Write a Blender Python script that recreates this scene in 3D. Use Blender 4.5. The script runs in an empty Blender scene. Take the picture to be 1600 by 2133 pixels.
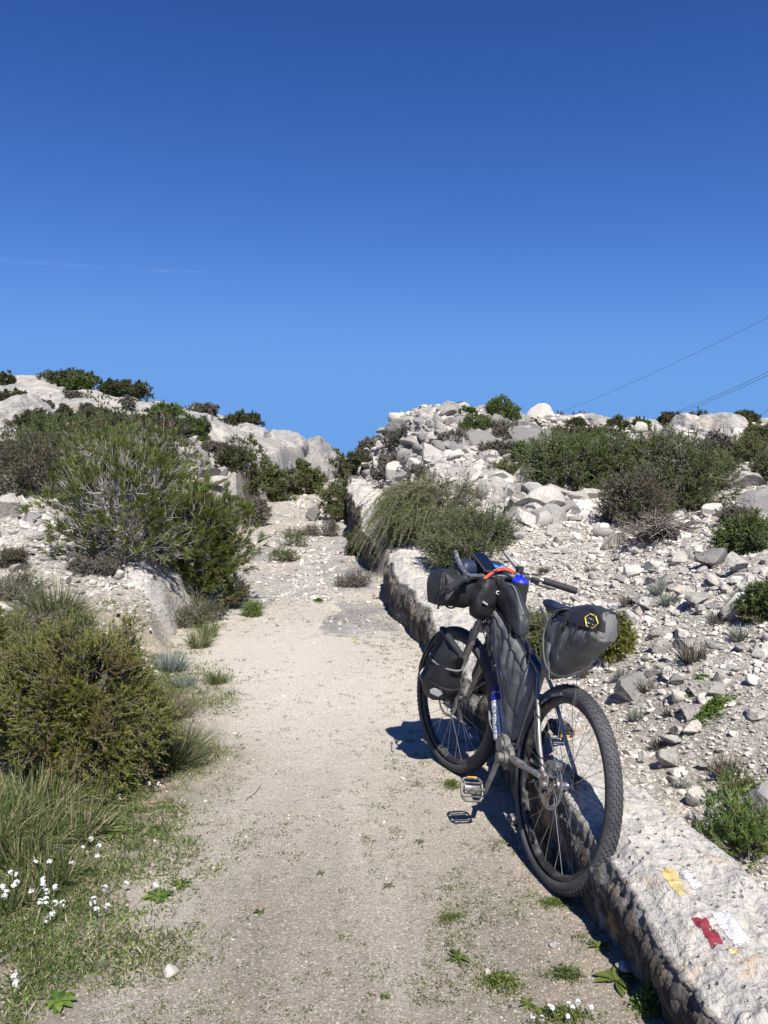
import bpy, math, random
import numpy as np
from math import radians, sin, cos, pi, tan
from mathutils import Vector, Matrix

# ------------------------------------------------------------------ camera, sky, sun, exposure
scene = bpy.context.scene
CAM_H, PITCH, FPX = 1.536, 0.0487, 1600.0
CX, CY = 800.0, 1066.5
cam_d = bpy.data.cameras.new("camera")
cam = bpy.data.objects.new("camera", cam_d)
scene.collection.objects.link(cam)
cam.location = (0, 0, CAM_H)
cam.rotation_euler = (pi / 2 - PITCH, 0, 0)
cam_d.sensor_fit = 'HORIZONTAL'
cam_d.sensor_width = 36.0
cam_d.lens = 36.0 * FPX / 1600.0
cam_d.clip_start = 0.05
cam_d.clip_end = 40000
scene.camera = cam

SUN = Vector((0.20, -0.80, 1.0)).normalized()
sun_el = math.asin(SUN.z)
world = bpy.data.worlds.new("World")
scene.world = world
world.use_nodes = True
wn = world.node_tree
bg = wn.nodes["Background"]
sky = wn.nodes.new("ShaderNodeTexSky")
sky.sky_type = 'NISHITA'
sky.sun_disc = False
sky.sun_elevation = sun_el
sky.sun_rotation = math.atan2(SUN.x, SUN.y)
sky.air_density = 1.0
sky.dust_density = 0.0
sky.ozone_density = 2.2
sky.altitude = 300
# deeper, more saturated blue overhead, as the photograph's clear mistral sky has it
ss = wn.nodes.new("ShaderNodeSeparateColor"); sc_ = wn.nodes.new("ShaderNodeCombineColor")
wn.links.new(sky.outputs[0], ss.inputs[0])
for k, (pw, gn) in enumerate(((1.62, .365), (1.34, .575), (1.25, 1.02))):
    p_ = wn.nodes.new("ShaderNodeMath"); p_.operation = 'POWER'; p_.inputs[1].default_value = pw
    m_ = wn.nodes.new("ShaderNodeMath"); m_.operation = 'MULTIPLY'; m_.inputs[1].default_value = gn
    q_ = wn.nodes.new("ShaderNodeMath"); q_.operation = 'SMOOTH_MIN'; q_.inputs[1].default_value = (1.85, 4.35, 9.6)[k]; q_.inputs[2].default_value = (1.8, 3.2, 5.0)[k]
    wn.links.new(ss.outputs[k], p_.inputs[0]); wn.links.new(p_.outputs[0], m_.inputs[0]); wn.links.new(m_.outputs[0], q_.inputs[0]); wn.links.new(q_.outputs[0], sc_.inputs[k])
wn.links.new(sc_.outputs[0], bg.inputs[0])
bg.inputs[1].default_value = 0.055
sl = bpy.data.lights.new("sun", 'SUN')
sl.energy = 5.0
sl.angle = radians(0.53)
sl.color = (1.0, 0.955, 0.89)
so = bpy.data.objects.new("sun", sl)
scene.collection.objects.link(so)
so.rotation_euler = SUN.to_track_quat('Z', 'Y').to_euler()
scene.view_settings.view_transform = 'Standard'
scene.view_settings.look = 'None'
scene.view_settings.exposure = 0.62
scene.view_settings.gamma = 1.0
scene.cycles.max_bounces = 6
scene.cycles.diffuse_bounces = 3
scene.cycles.transparent_max_bounces = 8
random.seed(4)
RNG = np.random.default_rng(7)

# ------------------------------------------------------------------ helpers
def link(o):
    scene.collection.objects.link(o)
    return o

def tag(o, label=None, cat=None, group=None, kind=None):
    if label: o['label'] = label
    if cat: o['category'] = cat
    if group: o['group'] = group
    if kind: o['kind'] = kind
    return o

def np_mesh(name, V, F, mats, smooth=False, tint=None, mi=None):
    """V (n,3); F list of arrays (m,k) of equal-arity faces."""
    V = np.asarray(V, dtype=np.float32)
    if not isinstance(F, list): F = [F]
    F = [np.asarray(f, dtype=np.int32) for f in F if len(f)]
    me = bpy.data.meshes.new(name)
    me.vertices.add(len(V))
    me.vertices.foreach_set("co", V.ravel())
    tot = sum(f.size for f in F)
    nf = sum(len(f) for f in F)
    me.loops.add(tot)
    me.polygons.add(nf)
    me.loops.foreach_set("vertex_index", np.concatenate([f.ravel() for f in F]))
    st = []; c = 0
    for f in F:
        st.append(c + np.arange(len(f)) * f.shape[1]); c += f.size
    me.polygons.foreach_set("loop_start", np.concatenate(st).astype(np.int32))
    if smooth: me.polygons.foreach_set("use_smooth", np.ones(nf, dtype=bool))
    else: me.polygons.foreach_set("use_smooth", np.zeros(nf, dtype=bool))
    if mi is not None: me.polygons.foreach_set("material_index", np.asarray(mi, dtype=np.int32))
    if tint is not None:
        a = me.color_attributes.new("tint", 'FLOAT_COLOR', 'POINT')
        t = np.ones((len(V), 4), dtype=np.float32)
        tint = np.asarray(tint)
        t[:, :tint.shape[1]] = tint
        a.data.foreach_set("color", t.ravel())
    me.update(calc_edges=True)
    for m in (mats if isinstance(mats, (list, tuple)) else [mats]): me.materials.append(m)
    return me

def empty(name, loc):
    o = bpy.data.objects.new(name, None)
    o.empty_display_size = 0.1
    o.location = loc
    return link(o)

def mobj(name, me, parent=None, loc=(0, 0, 0)):
    o = bpy.data.objects.new(name, me)
    if parent is not None: o.parent = parent
    o.location = loc
    return link(o)

class MB:
    """collects pieces in world or local coordinates"""
    def __init__(s): s.V = []; s.F = {}; s.n = 0
    def add(s, V, F):
        V = np.asarray(V, float)
        Fs = F if isinstance(F, list) and len(F) and isinstance(F[0], np.ndarray) and F[0].ndim == 2 else [F]
        for f in Fs:
            f = np.asarray(f)
            if not len(f): continue
            s.F.setdefault(f.shape[1], []).append(f + s.n)
        s.V.append(V); s.n += len(V)
        return s
    def arrays(s):
        return np.concatenate(s.V), [np.concatenate(v) for v in s.F.values()]

# vectorised value noise
def _h(i, j, k, seed):
    n = (i.astype(np.int64) * 374761393 + j.astype(np.int64) * 668265263 + k.astype(np.int64) * 2147483647 + seed * 974711) & 0xffffffff
    n = ((n ^ (n >> 13)) * 1274126177) & 0xffffffff
    n = ((n ^ (n >> 16)) * 2246822519) & 0xffffffff
    return ((n ^ (n >> 15)) & 0xffffff) / float(0xffffff) * 2 - 1

def vnoise(P, seed=0):
    P = np.asarray(P, float)
    i = np.floor(P).astype(np.int64); f = P - i
    f = f * f * f * (f * (f * 6 - 15) + 10)
    r = 0
    for a in (0, 1):
        for b in (0, 1):
            for c in (0, 1):
                w = (f[:, 0] if a else 1 - f[:, 0]) * (f[:, 1] if b else 1 - f[:, 1]) * (f[:, 2] if c else 1 - f[:, 2])
                r = r + w * _h(i[:, 0] + a, i[:, 1] + b, i[:, 2] + c, seed)
    return r

def fbm(P, octv=4, seed=0, gain=0.5, ridge=False):
    P = np.asarray(P, float); r = 0; a = 1.0; t = 0
    for o in range(octv):
        n = vnoise(P * (2.03 ** o) + 17.3 * o, seed + o)
        if ridge: n = 1 - 2 * np.abs(n)
        r = r + a * n; t += a; a *= gain
    return r / t

def fb2(X, Y, s, octv=4, seed=0, gain=.5, ridge=False):
    P = np.stack([X * s, Y * s, np.full_like(X, seed * 3.7)], -1).reshape(-1, 3)
    return fbm(P, octv, seed, gain, ridge).reshape(X.shape)

def tube(P, R, sides=8, cap=True, closed=False):
    P = np.asarray(P, float); n = len(P)
    R = np.full(n, R, float) if np.isscalar(R) else np.asarray(R, float)
    if closed: T = np.roll(P, -1, 0) - np.roll(P, 1, 0)
    else: T = np.gradient(P, axis=0)
    T /= np.linalg.norm(T, axis=1)[:, None] + 1e-12
    a = np.array([0, 0, 1.]) if abs(T[0, 2]) < .9 else np.array([1., 0, 0])
    N = np.cross(T[0], a); N /= np.linalg.norm(N)
    V = []; q = np.linspace(0, 2 * pi, sides, endpoint=False)
    for i in range(n):
        N = N - T[i] * (N @ T[i]); N /= np.linalg.norm(N) + 1e-12
        B = np.cross(T[i], N)
        V.append(P[i] + R[i] * (np.outer(np.cos(q), N) + np.outer(np.sin(q), B)))
    V = np.concatenate(V)
    F = []
    m = n if closed else n - 1
    for i in range(m):
        for k in range(sides):
            j = (i + 1) % n
            F.append((i * sides + k, i * sides + (k + 1) % sides, j * sides + (k + 1) % sides, j * sides + k))
    Fs = [np.array(F)]
    if cap and not closed:
        V = np.concatenate([V, P[:1], P[-1:]])
        c0 = n * sides; F3 = []
        for k in range(sides):
            F3.append((c0, (k + 1) % sides, k))
            F3.append((c0 + 1, (n - 1) * sides + k, (n - 1) * sides + (k + 1) % sides))
        Fs.append(np.array(F3))
    return V, Fs

def box(c, s, R=None, bev=0.0):
    """chamfered box, half sizes s"""
    s = np.array(s, float)
    if bev <= 0:
        V = np.array([[x, y, z] for x in (-1, 1) for y in (-1, 1) for z in (-1, 1)], float) * s
        F = [np.array([(0, 1, 3, 2), (4, 6, 7, 5), (0, 4, 5, 1), (2, 3, 7, 6), (0, 2, 6, 4), (1, 5, 7, 3)])]
    else:
        b = min(bev, s.min() * .95)
        V = []; 
        q = np.linspace(0, 2 * pi, 16, endpoint=False)
        # rounded rectangle rings along z
        def ring(hx, hy, z):
            r = []
            for k, (sx, sy) in enumerate(((1, 1), (-1, 1), (-1, -1), (1, -1))):
                for a in (0, pi / 6, pi / 3, pi / 2):
                    t = a + k * pi / 2
                    r.append([sx * (hx - b) + b * cos(t), sy * (hy - b) + b * sin(t), z])
            return np.array(r)
        rings = [ring(s[0] - b * .99, s[1] - b * .99, -s[2]) * [1, 1, 1]]
        rr = []
        for a in (1.0, .5, .13, 0):
            k = b * (1 - math.sqrt(max(0, 1 - a * a)))
            r_ = ring(s[0], s[1], 0); sc = np.array([(s[0] - k) / s[0], (s[1] - k) / s[1], 1])
            r_ = r_ * sc; r_[:, 2] = -s[2] + b * (1 - a); rr.append(r_)
        for a in (0, .13, .5, 1.0):
            k = b * (1 - math.sqrt(max(0, 1 - a * a)))
            r_ = ring(s[0], s[1], 0); sc = np.array([(s[0] - k) / s[0], (s[1] - k) / s[1], 1])
            r_ = r_ * sc; r_[:, 2] = s[2] - b * (1 - a); rr.append(r_)
        V = np.concatenate(rr); n = 16; F4 = []
        for i in range(len(rr) - 1):
            for k in range(n): F4.append((i * n + k, i * n + (k + 1) % n, (i + 1) * n + (k + 1) % n, (i + 1) * n + k))
        F = [np.array(F4), np.array([list(range(n))[::-1], list(range((len(rr) - 1) * n, len(rr) * n))])]
    if R is not None: V = V @ np.asarray(R).T
    return V + np.array(c, float), F

def sphere(c, r, nu=12, nv=8):
    r = np.array(r if not np.isscalar(r) else (r, r, r), float)
    V = [[0, 0, 1]]
    for j in range(1, nv):
        for i in range(nu):
            t = pi * j / nv; p = 2 * pi * i / nu
            V.append([sin(t) * cos(p), sin(t) * sin(p), cos(t)])
    V.append([0, 0, -1]); V = np.array(V) * r + np.array(c)
    F4 = []; F3 = []
    for i in range(nu):
        F3.append((0, 1 + i, 1 + (i + 1) % nu))
        F3.append((len(V) - 1, 1 + (nv - 2) * nu + (i + 1) % nu, 1 + (nv - 2) * nu + i))
        for j in range(nv - 2):
            F4.append((1 + j * nu + i, 1 + (j + 1) * nu + i, 1 + (j + 1) * nu + (i + 1) % nu, 1 + j * nu + (i + 1) % nu))
    return V, [np.array(F4), np.array(F3)]

# ------------------------------------------------------------------ materials
def mat_new(name):
    m = bpy.data.materials.new(name); m.use_nodes = True
    nt = m.node_tree
    return m, nt, nt.nodes["Principled BSDF"]

class NT:
    def __init__(s, nt): s.nt = nt
    def n(s, t, **kw):
        x = s.nt.nodes.new(t)
        for k, v in kw.items(): setattr(x, k, v)
        return x
    def l(s, a, b): s.nt.links.new(a, b)
    def geo(s): return s.n("ShaderNodeNewGeometry").outputs["Position"]
    def noise(s, vec, scale, detail=4, rough=.55, dist=0.0):
        x = s.n("ShaderNodeTexNoise"); s.l(vec, x.inputs["Vector"])
        x.inputs["Scale"].default_value = scale; x.inputs["Detail"].default_value = detail
        x.inputs["Roughness"].default_value = rough; x.inputs["Distortion"].default_value = dist
        return x.outputs["Fac"]
    def voro(s, vec, scale, feature='F1', out="Distance", rnd=1.0):
        x = s.n("ShaderNodeTexVoronoi", feature=feature); s.l(vec, x.inputs["Vector"])
        x.inputs["Scale"].default_value = scale; x.inputs["Randomness"].default_value = rnd
        return x.outputs[out]
    def ramp(s, fac, stops, interp='LINEAR'):
        x = s.n("ShaderNodeValToRGB"); s.l(fac, x.inputs[0]); cr = x.color_ramp; cr.interpolation = interp
        while len(cr.elements) < len(stops): cr.elements.new(.5)
        for e, (p, c) in zip(cr.elements, stops):
            e.position = p
            e.color = (c, c, c, 1) if np.isscalar(c) else (*c, 1)
        return x.outputs[0]
    def mix(s, fac, a, b, mode='MIX'):
        x = s.n("ShaderNodeMix", data_type='RGBA', blend_type=mode)
        for sock, v in ((x.inputs[0], fac), (x.inputs[6], a), (x.inputs[7], b)):
            if isinstance(v, (int, float)): sock.default_value = v
            elif isinstance(v, tuple): sock.default_value = (*v, 1)
            else: s.l(v, sock)
        return x.outputs[2]
    def math(s, op, a, b=0.0, clamp=False):
        x = s.n("ShaderNodeMath", operation=op, use_clamp=clamp)
        for sock, v in ((x.inputs[0], a), (x.inputs[1], b)):
            if isinstance(v, (int, float)): sock.default_value = v
            else: s.l(v, sock)
        return x.outputs[0]
    def vmul(s, vec, t):
        x = s.n("ShaderNodeVectorMath", operation='MULTIPLY'); s.l(vec, x.inputs[0]); x.inputs[1].default_value = t
        return x.outputs[0]
    def bump(s, h, strength, dist, prev=None):
        x = s.n("ShaderNodeBump"); s.l(h, x.inputs["Height"])
        x.inputs["Strength"].default_value = strength; x.inputs["Distance"].default_value = dist
        if prev is not None: s.l(prev, x.inputs["Normal"])
        return x.outputs[0]

def simple(name, col, rough=.6, metal=0.0, var=.15, scale=30, bump=0.0, dust=0.0, dustcol=(.33, .29, .22), coat=0.0, dscale=9):
    m, nt, b = mat_new(name); g = NT(nt)
    tc = g.n("ShaderNodeTexCoord").outputs["Object"]
    n = g.noise(tc, scale, 5)
    c = g.ramp(n, [(.3, tuple(x * (1 - var) for x in col)), (.7, tuple(min(1, x * (1 + var)) for x in col))])
    if dust > 0:
        d = g.noise(tc, dscale, 6, .65)
        f = g.ramp(d, [(.62 - .4 * dust, 0.0), (.8, min(1, dust + .25))])
        c = g.mix(f, c, dustcol)
        r = g.mix(f, (rough,) * 3, (.9,) * 3); g.l(r, b.inputs["Roughness"])
        if metal: g.l(g.mix(f, (metal,) * 3, (0.0,) * 3), b.inputs["Metallic"])
    else:
        b.inputs["Roughness"].default_value = rough; b.inputs["Metallic"].default_value = metal
    g.l(c, b.inputs["Base Color"])
    if coat: b.inputs["Coat Weight"].default_value = coat
    if bump: g.l(g.bump(g.noise(tc, scale * 1.7, 6), bump, .004), b.inputs["Normal"])
    return m

def rock_color(g, pos, warm=0.0, lich=1.0, pits=1.0, scl=1.0, ledge=False, grey=0.0):
    """pale pitted limestone with grey weathering, dark lichen specks and ochre stains"""
    n1 = g.noise(pos, 1.3 * scl, 6, .6, .4); n2 = g.noise(pos, 7 * scl, 7, .68); n3 = g.noise(pos, 38 * scl, 5, .7)
    base = g.ramp(n1, [(.32, (.34, .315, .285)), (.5, (.47, .435, .38)), (.68, (.57, .525, .445))])
    base = g.mix(g.ramp(n2, [(.35, .75), (.6, 0.0)]), base, (.27, .265, .255))
    base = g.mix(g.ramp(g.noise(pos, 2.9 * scl, 5, .6), [(.60 - .1 * warm, 0.0), (.74, .55)]), base, (.62, .45, .27))
    base = g.mix(g.math('MULTIPLY', g.ramp(n3, [(.33, 1.0), (.46, 0.0)]), .8 * lich), base, (.14, .135, .13))
    v = g.voro(pos, 26 * scl)
    sp = g.math('MULTIPLY', g.ramp(v, [(.12, 1.0), (.26, 0.0)]), g.ramp(g.noise(pos, 4 * scl, 3), [(.45, 0.0), (.6, .8 * pits)]))
    base = g.mix(sp, base, (.09, .085, .08))
    if grey:
        base = g.mix(grey, base, g.mix(1.0, base, (.50, .505, .52), 'MULTIPLY'))
        base = g.mix(g.ramp(g.noise(g.vmul(pos, (2.2, 2.2, .5)), 1.0, 5, .6, .5), [(.42, .55), (.56, 0.0)]), base, (.17, .168, .165))
    if ledge:
        base = g.mix(.38, base, (.66, .62, .55))
        # black and brown lichen crust in vertical streaks on the cut face, darkened further to paint in its shade; streaky strata on top
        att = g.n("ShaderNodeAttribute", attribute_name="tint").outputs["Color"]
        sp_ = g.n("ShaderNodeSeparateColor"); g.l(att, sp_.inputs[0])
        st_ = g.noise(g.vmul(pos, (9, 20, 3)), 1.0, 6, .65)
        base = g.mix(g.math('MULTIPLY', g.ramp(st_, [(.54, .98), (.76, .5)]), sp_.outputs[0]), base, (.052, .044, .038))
        st2 = g.noise(g.vmul(pos, (30, 9, 30)), 1.0, 6, .7, .5)
        base = g.mix(g.ramp(st2, [(.33, .85), (.41, 0.0)]), base, (.13, .12, .11))
        och = g.noise(pos, 6.5, 6, .65)
        base = g.mix(g.ramp(g.noise(pos, 10, 6, .7, .6), [(.36, .7), (.5, 0.0)]), base, (.27, .265, .26))
        base = g.mix(g.ramp(och, [(.57, 0.0), (.67, .6)]), base, (.50, .31, .13))
        base = g.mix(g.ramp(g.noise(pos, 75, 4, .75), [(.34, .8), (.42, 0.0)]), base, (.10, .095, .085))
        n3 = g.math('ADD', n3, g.math('MULTIPLY', st2, 1.2))
    h = g.math('ADD', g.math('MULTIPLY', n2, 1.0), g.math('MULTIPLY', n3, .35))
    h = g.math('SUBTRACT', h, g.math('MULTIPLY', sp, .4))
    return base, h

def make_rock_mat(name, **kw):
    m, nt, b = mat_new(name); g = NT(nt); pos = g.geo()
    bs = kw.pop('bumps', .9)
    c, h = rock_color(g, pos, **kw)
    g.l(c, b.inputs["Base Color"]); b.inputs["Roughness"].default_value = .93
    b.inputs["Specular IOR Level"].default_value = .25
    g.l(g.bump(h, bs, .035), b.inputs["Normal"])
    return m
M_ROCK = make_rock_mat("limestone")
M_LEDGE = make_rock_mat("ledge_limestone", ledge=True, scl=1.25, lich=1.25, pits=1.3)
M_ROCKF = make_rock_mat("limestone_far", scl=.5, lich=.8, pits=.8, grey=.22)
M_ROCKG = make_rock_mat("limestone_grey", warm=-.4, grey=.45)
M_ROCKFG = make_rock_mat("limestone_far_grey", scl=.5, lich=.7, pits=.6, grey=.6)

def stone_mat(name, a, b_, c_):
    m, nt, b = mat_new(name); g = NT(nt)
    att = g.n("ShaderNodeAttribute", attribute_name="tint").outputs["Color"]
    sep = g.n("ShaderNodeSeparateColor"); g.l(att, sep.inputs[0])
    pos = g.geo()
    col = g.ramp(sep.outputs[0], [(0.0, a), (.5, b_), (1.0, c_)])
    n = g.noise(pos, 45, 5, .65)
    col = g.mix(g.ramp(n, [(.3, .55), (.55, 0.0)]), col, tuple(x * .5 for x in a))
    g.l(col, b.inputs["Base Color"]); b.inputs["Roughness"].default_value = .92
    g.l(g.bump(n, .5, .01), b.inputs["Normal"])
    return m
M_STONE = stone_mat("scree_stone", (.28, .262, .235), (.47, .435, .378), (.63, .59, .52))
M_STONEG = stone_mat("mound_stone", (.20, .19, .175), (.35, .325, .29), (.50, .465, .41))
M_PEB = stone_mat("path_pebble", (.26, .20, .15), (.44, .375, .295), (.62, .56, .47))

def leaf_mat(name, c0, c1, c2, transl=.25, rough=.5, dry=None):
    m, nt, b = mat_new(name); g = NT(nt)
    att = g.n("ShaderNodeAttribute", attribute_name="tint").outputs["Color"]
    sep = g.n("ShaderNodeSeparateColor"); g.l(att, sep.inputs[0])
    col = g.ramp(sep.outputs[0], [(0.0, c0), (.5, c1), (1.0, c2)])
    if dry: col = g.mix(g.ramp(sep.outputs[1], [(.80, 0.0), (.9, 1.0)]), col, dry)
    g.l(col, b.inputs["Base Color"]); b.inputs["Roughness"].default_value = rough
    b.inputs["Specular IOR Level"].default_value = .35
    tr = g.n("ShaderNodeBsdfTranslucent"); g.l(col, tr.inputs[0])
    ms = g.n("ShaderNodeMixShader"); ms.inputs[0].default_value = transl
    out = [x for x in nt.nodes if x.type == 'OUTPUT_MATERIAL'][0]
    g.l(b.outputs[0], ms.inputs[1]); g.l(tr.outputs[0], ms.inputs[2]); g.l(ms.outputs[0], out.inputs[0])
    return m

# ------------------------------------------------------------------ terrain
def ray(px, py):
    x = (px - CX) / FPX; u = -(py - CY) / FPX
    return np.array([x, cos(PITCH) + u * sin(PITCH), -sin(PITCH) + u * cos(PITCH)])
def at_y(px, py, Y):
    d = ray(px, py); t = Y / d[1]
    return np.array([0, 0, CAM_H]) + d * t
def at_z(px, py, z):
    d = ray(px, py); t = (z - CAM_H) / d[2]
    return np.array([0, 0, CAM_H]) + d * t

def interp(y, tab):
    a = np.array(tab, float)
    return np.interp(y, a[:, 0], a[:, 1])
ZP = [(-400, 0), (4, 0), (6.5, .03), (9, .11), (13, .33), (17, .55), (22, .83), (27, 1.3), (34, 2.3), (45, 2.2), (120, -2), (400, -8)]
XR = [(-400, 1.3), (-3, 1.2), (0, 1.02), (1.88, .845), (2.4, .79), (2.7, .725), (3.0, .66), (4, .615), (5.2, .47), (6.55, .325), (8.4, .1), (10, -.1), (11.7, -.29), (14, -.55), (18.5, -.97), (22, -1.35), (30, -1.1), (400, -1.1)]
HL = [(-400, .25), (2.0, .25), (2.4, .3), (2.8, .37), (3.6, .38), (4.6, .32), (6, .30), (7.4, .40), (8.4, .52), (9.2, .45), (11.3, .55), (12, .78), (18.5, .8), (22, .5), (400, .5)]
XL = [(-400, -.9), (2, -.88), (3.4, -.95), (5.25, -1.25), (6.6, -1.75), (7.5, -2.0), (9, -2.02), (10.6, -2.15), (13, -2.55), (16, -2.95), (21, -3.1), (26, -2.7), (34, -2.6), (400, -2.6)]
def zp(Y): return interp(Y, ZP)
def xr(Y): return interp(Y, XR) + .05 * np.sin(np.asarray(Y) * 2.1 + .4) * np.clip((np.asarray(Y) - 4) / 3, 0, 1)
def xl(Y): return interp(Y, XL) + .08 * np.sin(np.asarray(Y) * 1.7)
def hl(Y): return interp(Y, HL)

right = []
for Y in (-2, 0, 1, 2, 3, 4, 5, 6.5, 8, 10, 12, 14, 16.5, 19):
    right.append((xr(Y) + .55, Y, zp(Y) + hl(Y) + .0))
right += [tuple(at_z(*a)) for a in ((1580, 1750, .34), (1590, 1500, .5), (1400, 1450, .45), (1590, 1300, .75), (1300, 1250, .62), (1150, 1250, .45),
          (1000, 1150, .75), (1240, 1100, .98), (1450, 1120, 1.0), (1000, 1100, .95))]
right += [tuple(at_y(*a)) for a in ((1100, 1060, 10), (1590, 1100, 7.5), (1300, 1050, 10), (1500, 1050, 9.5), (1200, 950, 13), (1450, 950, 13), (1590, 960, 12),
          (900, 876, 14.5), (800, 908, 17), (745, 940, 20.5), (1000, 888, 14.5), (1100, 893, 16), (1180, 885, 20), (1300, 890, 20), (1450, 888, 19), (1590, 888, 18),
          (850, 960, 13.5), (950, 960, 12.5), (800, 1005, 13), (900, 1010, 11), (1000, 1000, 11.5), (775, 970, 17.5))]
right += [(-.5, 30, 1.8), (4, 26, 1.7), (9, 30, 2.0), (16, 30, 2.5), (2, 22, 1.9), (14, 14, 2.6), (10, 5, 1.5), (10, 0, 1.0), (4, -3, .5), (10, -5, .9), (20, 40, 1.5), (0, 60, 0.5), (25, 10, 2)]
left = [(-1, -4, 0), (-1, 0, 0), (-1.0, 2, .02), (-1.3, 3.4, .04), (-2.5, 2, .08), (-2.5, 4, .18), (-1.9, 5.5, .07), (-5, 0, .2), (-5, 3, .45)]
left += [tuple(at_z(*a)) for a in ((100, 1330, .3), (250, 1230, .5), (300, 1200, .55), (100, 1130, .8))]
left += [tuple(at_y(*a)) for a in ((0, 1050, 11), (200, 1040, 11.5), (400, 1050, 13), (480, 990, 15.5), (100, 950, 17), (300, 950, 17), (420, 930, 18),
         (0, 880, 24), (200, 875, 24), (350, 872, 25), (0, 790, 32), (100, 795, 32), (200, 820, 31), (330, 842, 30), (420, 864, 29), (470, 884, 28), (540, 905, 27), (600, 925, 26),
         (650, 945, 25), (700, 968, 25), (500, 955, 20), (560, 985, 19), (-300, 780, 32), (-600, 850, 20))]
left += [(-3, 35, 2.2), (-8, 40, 3), (-16, 45, 4), (-25, 45, 5), (-10, 8, 1.4), (-16, 16, 2.6), (-20, 0, 1.5), (-10, 60, 1), (-30, 20, 4)]

def tps(pts, smooth=.02):
    P = np.array(pts, float); n = len(P); S = 10.0
    def U(d2): return .5 * d2 * np.log(d2 + 1e-9)
    d2 = ((P[:, None, :2] - P[None, :, :2]) ** 2).sum(-1) / S ** 2
    K = U(d2) + smooth * .01 * np.eye(n)
    Q = np.c_[np.ones(n), P[:, :2] / S]
    A = np.block([[K, Q], [Q.T, np.zeros((3, 3))]])
    w = np.linalg.solve(A, np.r_[P[:, 2], 0, 0, 0])
    def f(X, Y):
        sh = X.shape; X = X.ravel(); Y = Y.ravel(); out = np.zeros(len(X))
        for s in range(0, len(X), 40000):
            x = X[s:s + 40000]; y = Y[s:s + 40000]
            d2 = ((x[:, None] - P[None, :, 0]) ** 2 + (y[:, None] - P[None, :, 1]) ** 2) / S ** 2
            out[s:s + 40000] = U(d2) @ w[:n] + w[n] + w[n + 1] * x / S + w[n + 2] * y / S
        return out.reshape(sh)
    return f
fR = tps(right); fL = tps(left)
def sstep(a, b, x):
    t = np.clip((x - a) / (b - a), 0, 1); return t * t * (3 - 2 * t)

def terrain(X, Y, detail=True):
    X = np.asarray(X, float); Y = np.asarray(Y, float)
    z0 = zp(Y); r = X - xr(Y); l = xl(Y) - X
    rad = np.hypot(X, Y); far = sstep(45, 90, rad)
    zr = fR(np.clip(X, -60, 60), np.clip(Y, -30, 60)); zl = fL(np.clip(X, -60, 60), np.clip(Y, -30, 60))
    zr = np.clip(zr, -1, 4.5); zl = np.clip(zl, -1, 8)
    wr = sstep(.06, .16, r); wl_w = np.where(Y < 6.4, .9, .3)
    wl = sstep(0.0, 1.0, (l) / wl_w)
    near_r = sstep(1.0, .3, r) * (Y > -50)
    zt = z0 + hl(Y) - .14
    zr = zr * (1 - near_r) + np.minimum(zr, zt) * near_r
    z = z0 * (1 - wr) * (1 - wl) + zr * wr + zl * wl
    if detail:
        hill = sstep(14, 22, rad) * np.clip(wr + wl, 0, 1)
        scree = np.clip(wr, 0, 1) * (1 - hill)
        z = z + hill * (fb2(X, Y, .45, 4, 3, .5) * .28 + fb2(X, Y, .9, 3, 11, .5, True) * .16)
        z = z + scree * fb2(X, Y, 1.3, 5, 5, .6) * .07
        lf = wl * (1 - hill)
        z = z + lf * sstep(5, 7.5, Y) * (fb2(X, Y, 1.1, 5, 8, .58) * .13)
        z = z + (1 - wr) * (1 - wl) * (fb2(X, Y, 2.0, 4, 9, .5) * (.010 + .02 * sstep(7, 12, Y)))
        # two shallow wheel ruts
    z = z * (1 - far) + far * (-3 + 2 * fb2(X, Y, .02, 3, 2))
    return z

def H1(x, y, detail=True):
    return float(terrain(np.array([x]), np.array([y]), detail)[0])
_T = np.concatenate([np.linspace(1.2, 12, 360), np.linspace(12.1, 60, 480)])
def hit(px, py):
    """ground point seen at a photo pixel"""
    d = ray(px, py); P = np.array([0, 0, CAM_H]) + _T[:, None] * d
    z = terrain(P[:, 0], P[:, 1]); below = np.where(P[:, 2] < z)[0]
    if not len(below): return P[-1] * [1, 1, 0] + [0, 0, z[-1]]
    i = below[0]
    if i == 0: return P[0]
    a = P[i - 1, 2] - z[i - 1]; b = P[i, 2] - z[i]; t = a / (a - b)
    q = P[i - 1] * (1 - t) + P[i] * t
    return q
def dist_scale(p):  # metres per photo pixel at point
    d = p[1] * cos(PITCH) - (p[2] - CAM_H) * sin(PITCH)
    return d / FPX

# polar ground grid, denser where the trail and slopes are
ang = np.concatenate([np.linspace(-180, -42, 60, endpoint=False), np.linspace(-42, 42, 820, endpoint=False), np.linspace(42, 180, 61)])
ang = np.radians(ang)[:-1]
rad = np.concatenate([[.02, .3, .6, .9], np.geomspace(1.15, 50, 620), np.geomspace(52, 3000, 40)])
A, Rr = np.meshgrid(ang, rad)
GX, GY = Rr * np.sin(A), Rr * np.cos(A)
GZ = terrain(GX, GY)
nA, nR = len(ang), len(rad)
idx = np.arange(nR * nA).reshape(nR, nA)
q = np.stack([idx[:-1], np.roll(idx, -1, 1)[:-1], np.roll(idx, -1, 1)[1:], idx[1:]], -1).reshape(-1, 4)
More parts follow.
